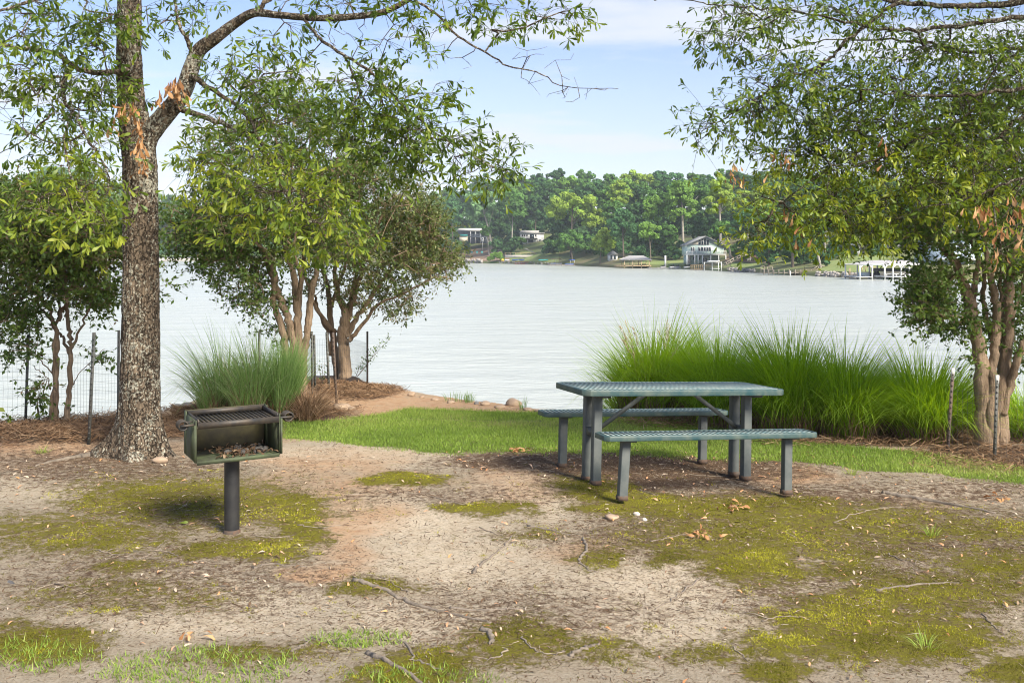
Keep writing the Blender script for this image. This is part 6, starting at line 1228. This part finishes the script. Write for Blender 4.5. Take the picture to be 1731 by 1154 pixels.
h.b('walkway', white, [(1450, 467.6, 1475, 468.6, 0, 5.8), (1495, 467.6, 1562, 468.6, .0, 1.6)]); h.b('railing', white, [(1495, 462.5, 1535, 463.3, .3, .4), (1500, 463.3, 1501, 467.6, .3, .4), (1516, 463.3, 1517, 467.6, .3, .4), (1532, 463.3, 1533, 467.6, .3, .4)])
# boats
def hull(h, x0, x1, yb, yt, d0, d1, m, name='hull', bow=1):
    s, pc, pb = h.s, h.pc, h.pb; X0, X1 = (x0 - pc) * s, (x1 - pc) * s; zb_, zt_ = (pb - yb) * s, (pb - yt) * s; w = d1 - d0; n = 9; V = []
    for i in range(n):
        t = i / (n - 1); k = 1 - max(0, (t - .55) / .45) ** 1.8 * .92; x = X0 + (X1 - X0) * t if bow > 0 else X1 - (X1 - X0) * t; c = (d0 + d1) / 2; lift = max(0, (t - .5)) * .35 * (zt_ - zb_)
        V += [(x, c - w / 2 * k, zt_ + lift), (x, c - w / 2 * k * .8, zb_ + lift * 1.6), (x, c + w / 2 * k * .8, zb_ + lift * 1.6), (x, c + w / 2 * k, zt_ + lift)]
    mb = MB(); mb.add(V, [(i * 4 + j, (i + 1) * 4 + j, (i + 1) * 4 + (j + 1) % 4, i * 4 + (j + 1) % 4) for i in range(n - 1) for j in range(4)]); mb.ng += [[0, 1, 2, 3], [4 * n - 1, 4 * n - 2, 4 * n - 3, 4 * n - 4]]
    return part(mb, name, m, h.root)
h = Rel('pontoon_boat', 940, 449, -5, 'white pontoon boat with tan canopy moored at the centre of the far shore', 'boat'); hull(h, 929, 952, 449.2, 447, 0, 2.4, white); h.b('deck_fence', white, [(931, 444.5, 950, 447, .1, .16), (931, 444.5, 950, 447, 2.2, 2.26)]); h.b('canopy', wood_t, [(932, 437.2, 948, 438.4, .1, 2.3)]); h.b('canopy_pole', white, [(x, 438.4, x + .35, 445, .15, .22) for x in (933, 939, 946.5)]); h.b('seat', blue_t, [(936, 443.8, 939, 445.6, .6, 1.6)])
h = Rel('motor_boat', 961, 449, -5, 'small blue-canopied motor boat just right of the pontoon boat', 'boat'); hull(h, 955, 972, 449, 446, 0, 2, blue_t); h.b('canopy', blue_t, [(963, 438.8, 972, 440, .1, 1.9)]); h.b('canopy_pole', white, [(x, 440, x + .35, 446.5, .15, .22) for x in (964, 971)])
h = Rel('pontoon_boat', 1508, 468, -3, 'white pontoon boat with black cover parked inside the boat shelter', 'boat'); hull(h, 1482, 1545, 468.4, 465.4, 0, 2.4, white, 'pontoon'); h.b('deck_fence', cream, [(1488, 459, 1543, 465.2, 0, .06)]); h.b('cover', black_m, [(1482, 453.5, 1545, 458.8, .1, 2.3)])
h = Rel('ski_boat', 1481, 469, -3.6, 'dark boat with outboard engine at the left bay of the shelter', 'boat'); hull(h, 1476, 1494, 468, 462, 0, 2, black_m); h.b('engine', black_m, [(1481, 457, 1487, 462, .2, .9)]); h.b('windshield', glass, [(1484, 458, 1490, 461.6, 1.0, 1.06)])
h = Rel('storage_box', 1463, 467.6, -4, 'pale blue storage box on the walkway of the boat shelter', 'box'); h.b('box', bluehs, [(1456, 461, 1470, 467.5, 0, 1.2)]); h.b('lid', white, [(1455.6, 460, 1470.4, 461, -.05, 1.25)])
h = Rel('play_frame', 1470, 458, 3, 'tan wooden frame on the bank behind the boat shelter', 'wooden frame'); h.b('frame', wood_t, [(1457, 451, 1480, 452, 0, .15)] + [(x, 452, x + 1.2, 459, 0, .15) for x in (1457, 1463, 1469, 1475, 1480)])
GJ = 'jet skis on the floating dock'
for k, (px, lb) in enumerate([(1122, 'dark jet ski at the left of the floating dock'), (1138, 'white jet ski with raised nose near the middle of the floating dock'), (1146, 'black and white jet ski right of the raised one'), (1162, 'white covered jet ski next to the brown plank dock')]):
    h = Rel('jet_ski', px, 452.6, -2.2, lb, 'jet ski', GJ); hull(h, px - 5, px + 5, 452.8, 450.6, 0, 1.1, white if k % 2 else roofl); h.poly('seat', black_m, [(px - 3.5, 450.6), (px - 3, 449.2), (px + .5, 449), (px + 1.5, 447.2 if k != 1 else 445.4), (px + 2.6, 450.6)], .3, .8)
h = Rel('boat_lift', 1204, 456, -7, 'white boat lift frame on four tall posts in front of the green lake house', 'boat lift')
for x in (1190, 1203.5, 1214, 1219): h.b('post', white, [(x, 444 if x < 1215 else 442.5, x + 1.2, 458, 0, .2)])
h.b('beam', white, [(1189.5, 443, 1220, 444, 0, .2)]); h.b('cradle', white, [(1203.5, 453.6, 1217, 454.4, .02, 2.4)]); h = Rel('covered_boat', 1209, 444, -6.4, 'white-covered boat held up on the boat lift', 'boat'); hull(h, 1198, 1218, 442.8, 440.6, 0, 1.8, white)
h = Rel('wooden_stairs', 1262, 445, 9, 'long wooden stair with railing climbing the dirt slope right of the green house', 'stairs'); h.lines('railing', wood_m, [(1222, 450, 1240, 440.5, 0), (1240, 440.5, 1262, 430, 0), (1222, 446, 1240, 436.5, 0), (1240, 436.5, 1262, 426, 0)] + [(x, 452 - (x - 1222) * .5, x, 446 - (x - 1222) * .5, 0) for x in range(1222, 1264, 6)], .16); h.b('tread', wood_m, [(1222 + k * 3, 450 - k * 1.5, 1225.5 + k * 3, 450.6 - k * 1.5, .1, 1.3) for k in range(14)])
h = Rel('garden_shed', 1270, 438, 28, 'brown brick low shed wall on the slope between pale trunks', 'shed'); h.b('wall', brick, [(1256, 426, 1286, 438.5, 0, 4)]); h.b('roof', roofm, [(1255, 424.8, 1287, 426, -.4, 4.3)])
h = Rel('covered_item', 1139.5, 432, 24, 'blue tarp covered pile left of the tall bare trunk', 'tarp'); h.poly('tarp', blue_t, [(1136, 433.5), (1143, 433.5), (1143, 429), (1140.5, 427.2), (1137, 428.5)], 0, 2)
h = Rel('garden_bench', 1266.5, 440.5, 12, 'pale stone bench on the grass at the foot of a pale trunk', 'bench'); h.b('seat', concrete, [(1263, 436.6, 1270, 437.6, 0, .7)]); h.b('base', concrete, [(1264, 437.6, 1265.4, 441, .1, .6), (1267.6, 437.6, 1269, 441, .1, .6)])
h = Rel('small_cottage', 1034, 441, 14, 'little white cottage peeping out left of the hip-roofed boathouse', 'house'); h.b('wall', white, [(1030, 430, 1044, 441.5, 0, 5)]); h.b('window', glass, [(1032, 432, 1035, 438, -.1, .02)]); h.b('window', glass, [(1038, 432, 1041, 438, -.1, .02)]); h.poly('roof', roofm, [(1028.5, 430.4), (1045.5, 430.4), (1037, 424)], -.5, 5.4)
GK = 'small boats pulled up on the grass'
for (px, py, wd, m_, lb) in [(871, 440.2, 11, blue_t, 'left blue kayak on the grass below the rail-topped wall'), (882, 440.2, 9, blue_t, 'right blue kayak on the grass below the rail-topped wall'), (918.5, 440.5, 16, teal_t, 'teal canoe with turned-up end on the bank left of the pontoon boat'), (857, 440.8, 8, bluehs, 'pale blue dinghy next to the yellow float')]:
    h = Rel('kayak', px, py, 2.6, lb, 'kayak', GK); hull(h, px - wd / 2, px + wd / 2, py, py - 2, 0, 1.2, m_)
h = Rel('float', 849.6, 441.6, 2, 'yellow round float at the water edge beside the bright bush', 'float'); mb = MB(); mb.lathe([(.05, 0), (.5, .15), (.6, .45), (.4, .8), (.05, .95)], 12); part(mb, 'float', yellow_m, h.root)

# ------------------------------------------------------------------ air
mb = MB(); mb.box(-900, 900, -12, 900, -9, 120)
hz = bpy.data.materials.new('haze_air'); hz.use_nodes = True; t = hz.node_tree; t.nodes.clear(); ou = N(t, 'ShaderNodeOutputMaterial'); pv = N(t, 'ShaderNodeVolumePrincipled', i_Density=.00026); pv.inputs['Color'].default_value = (.80, .90, 1.0, 1); pv.inputs['Anisotropy'].default_value = 0.; t.links.new(pv.outputs[0], ou.inputs['Volume'])
haze = mb.build('haze', hz); tag(haze, 'pale blue haze in the air over the lake', 'haze', kind='stuff')
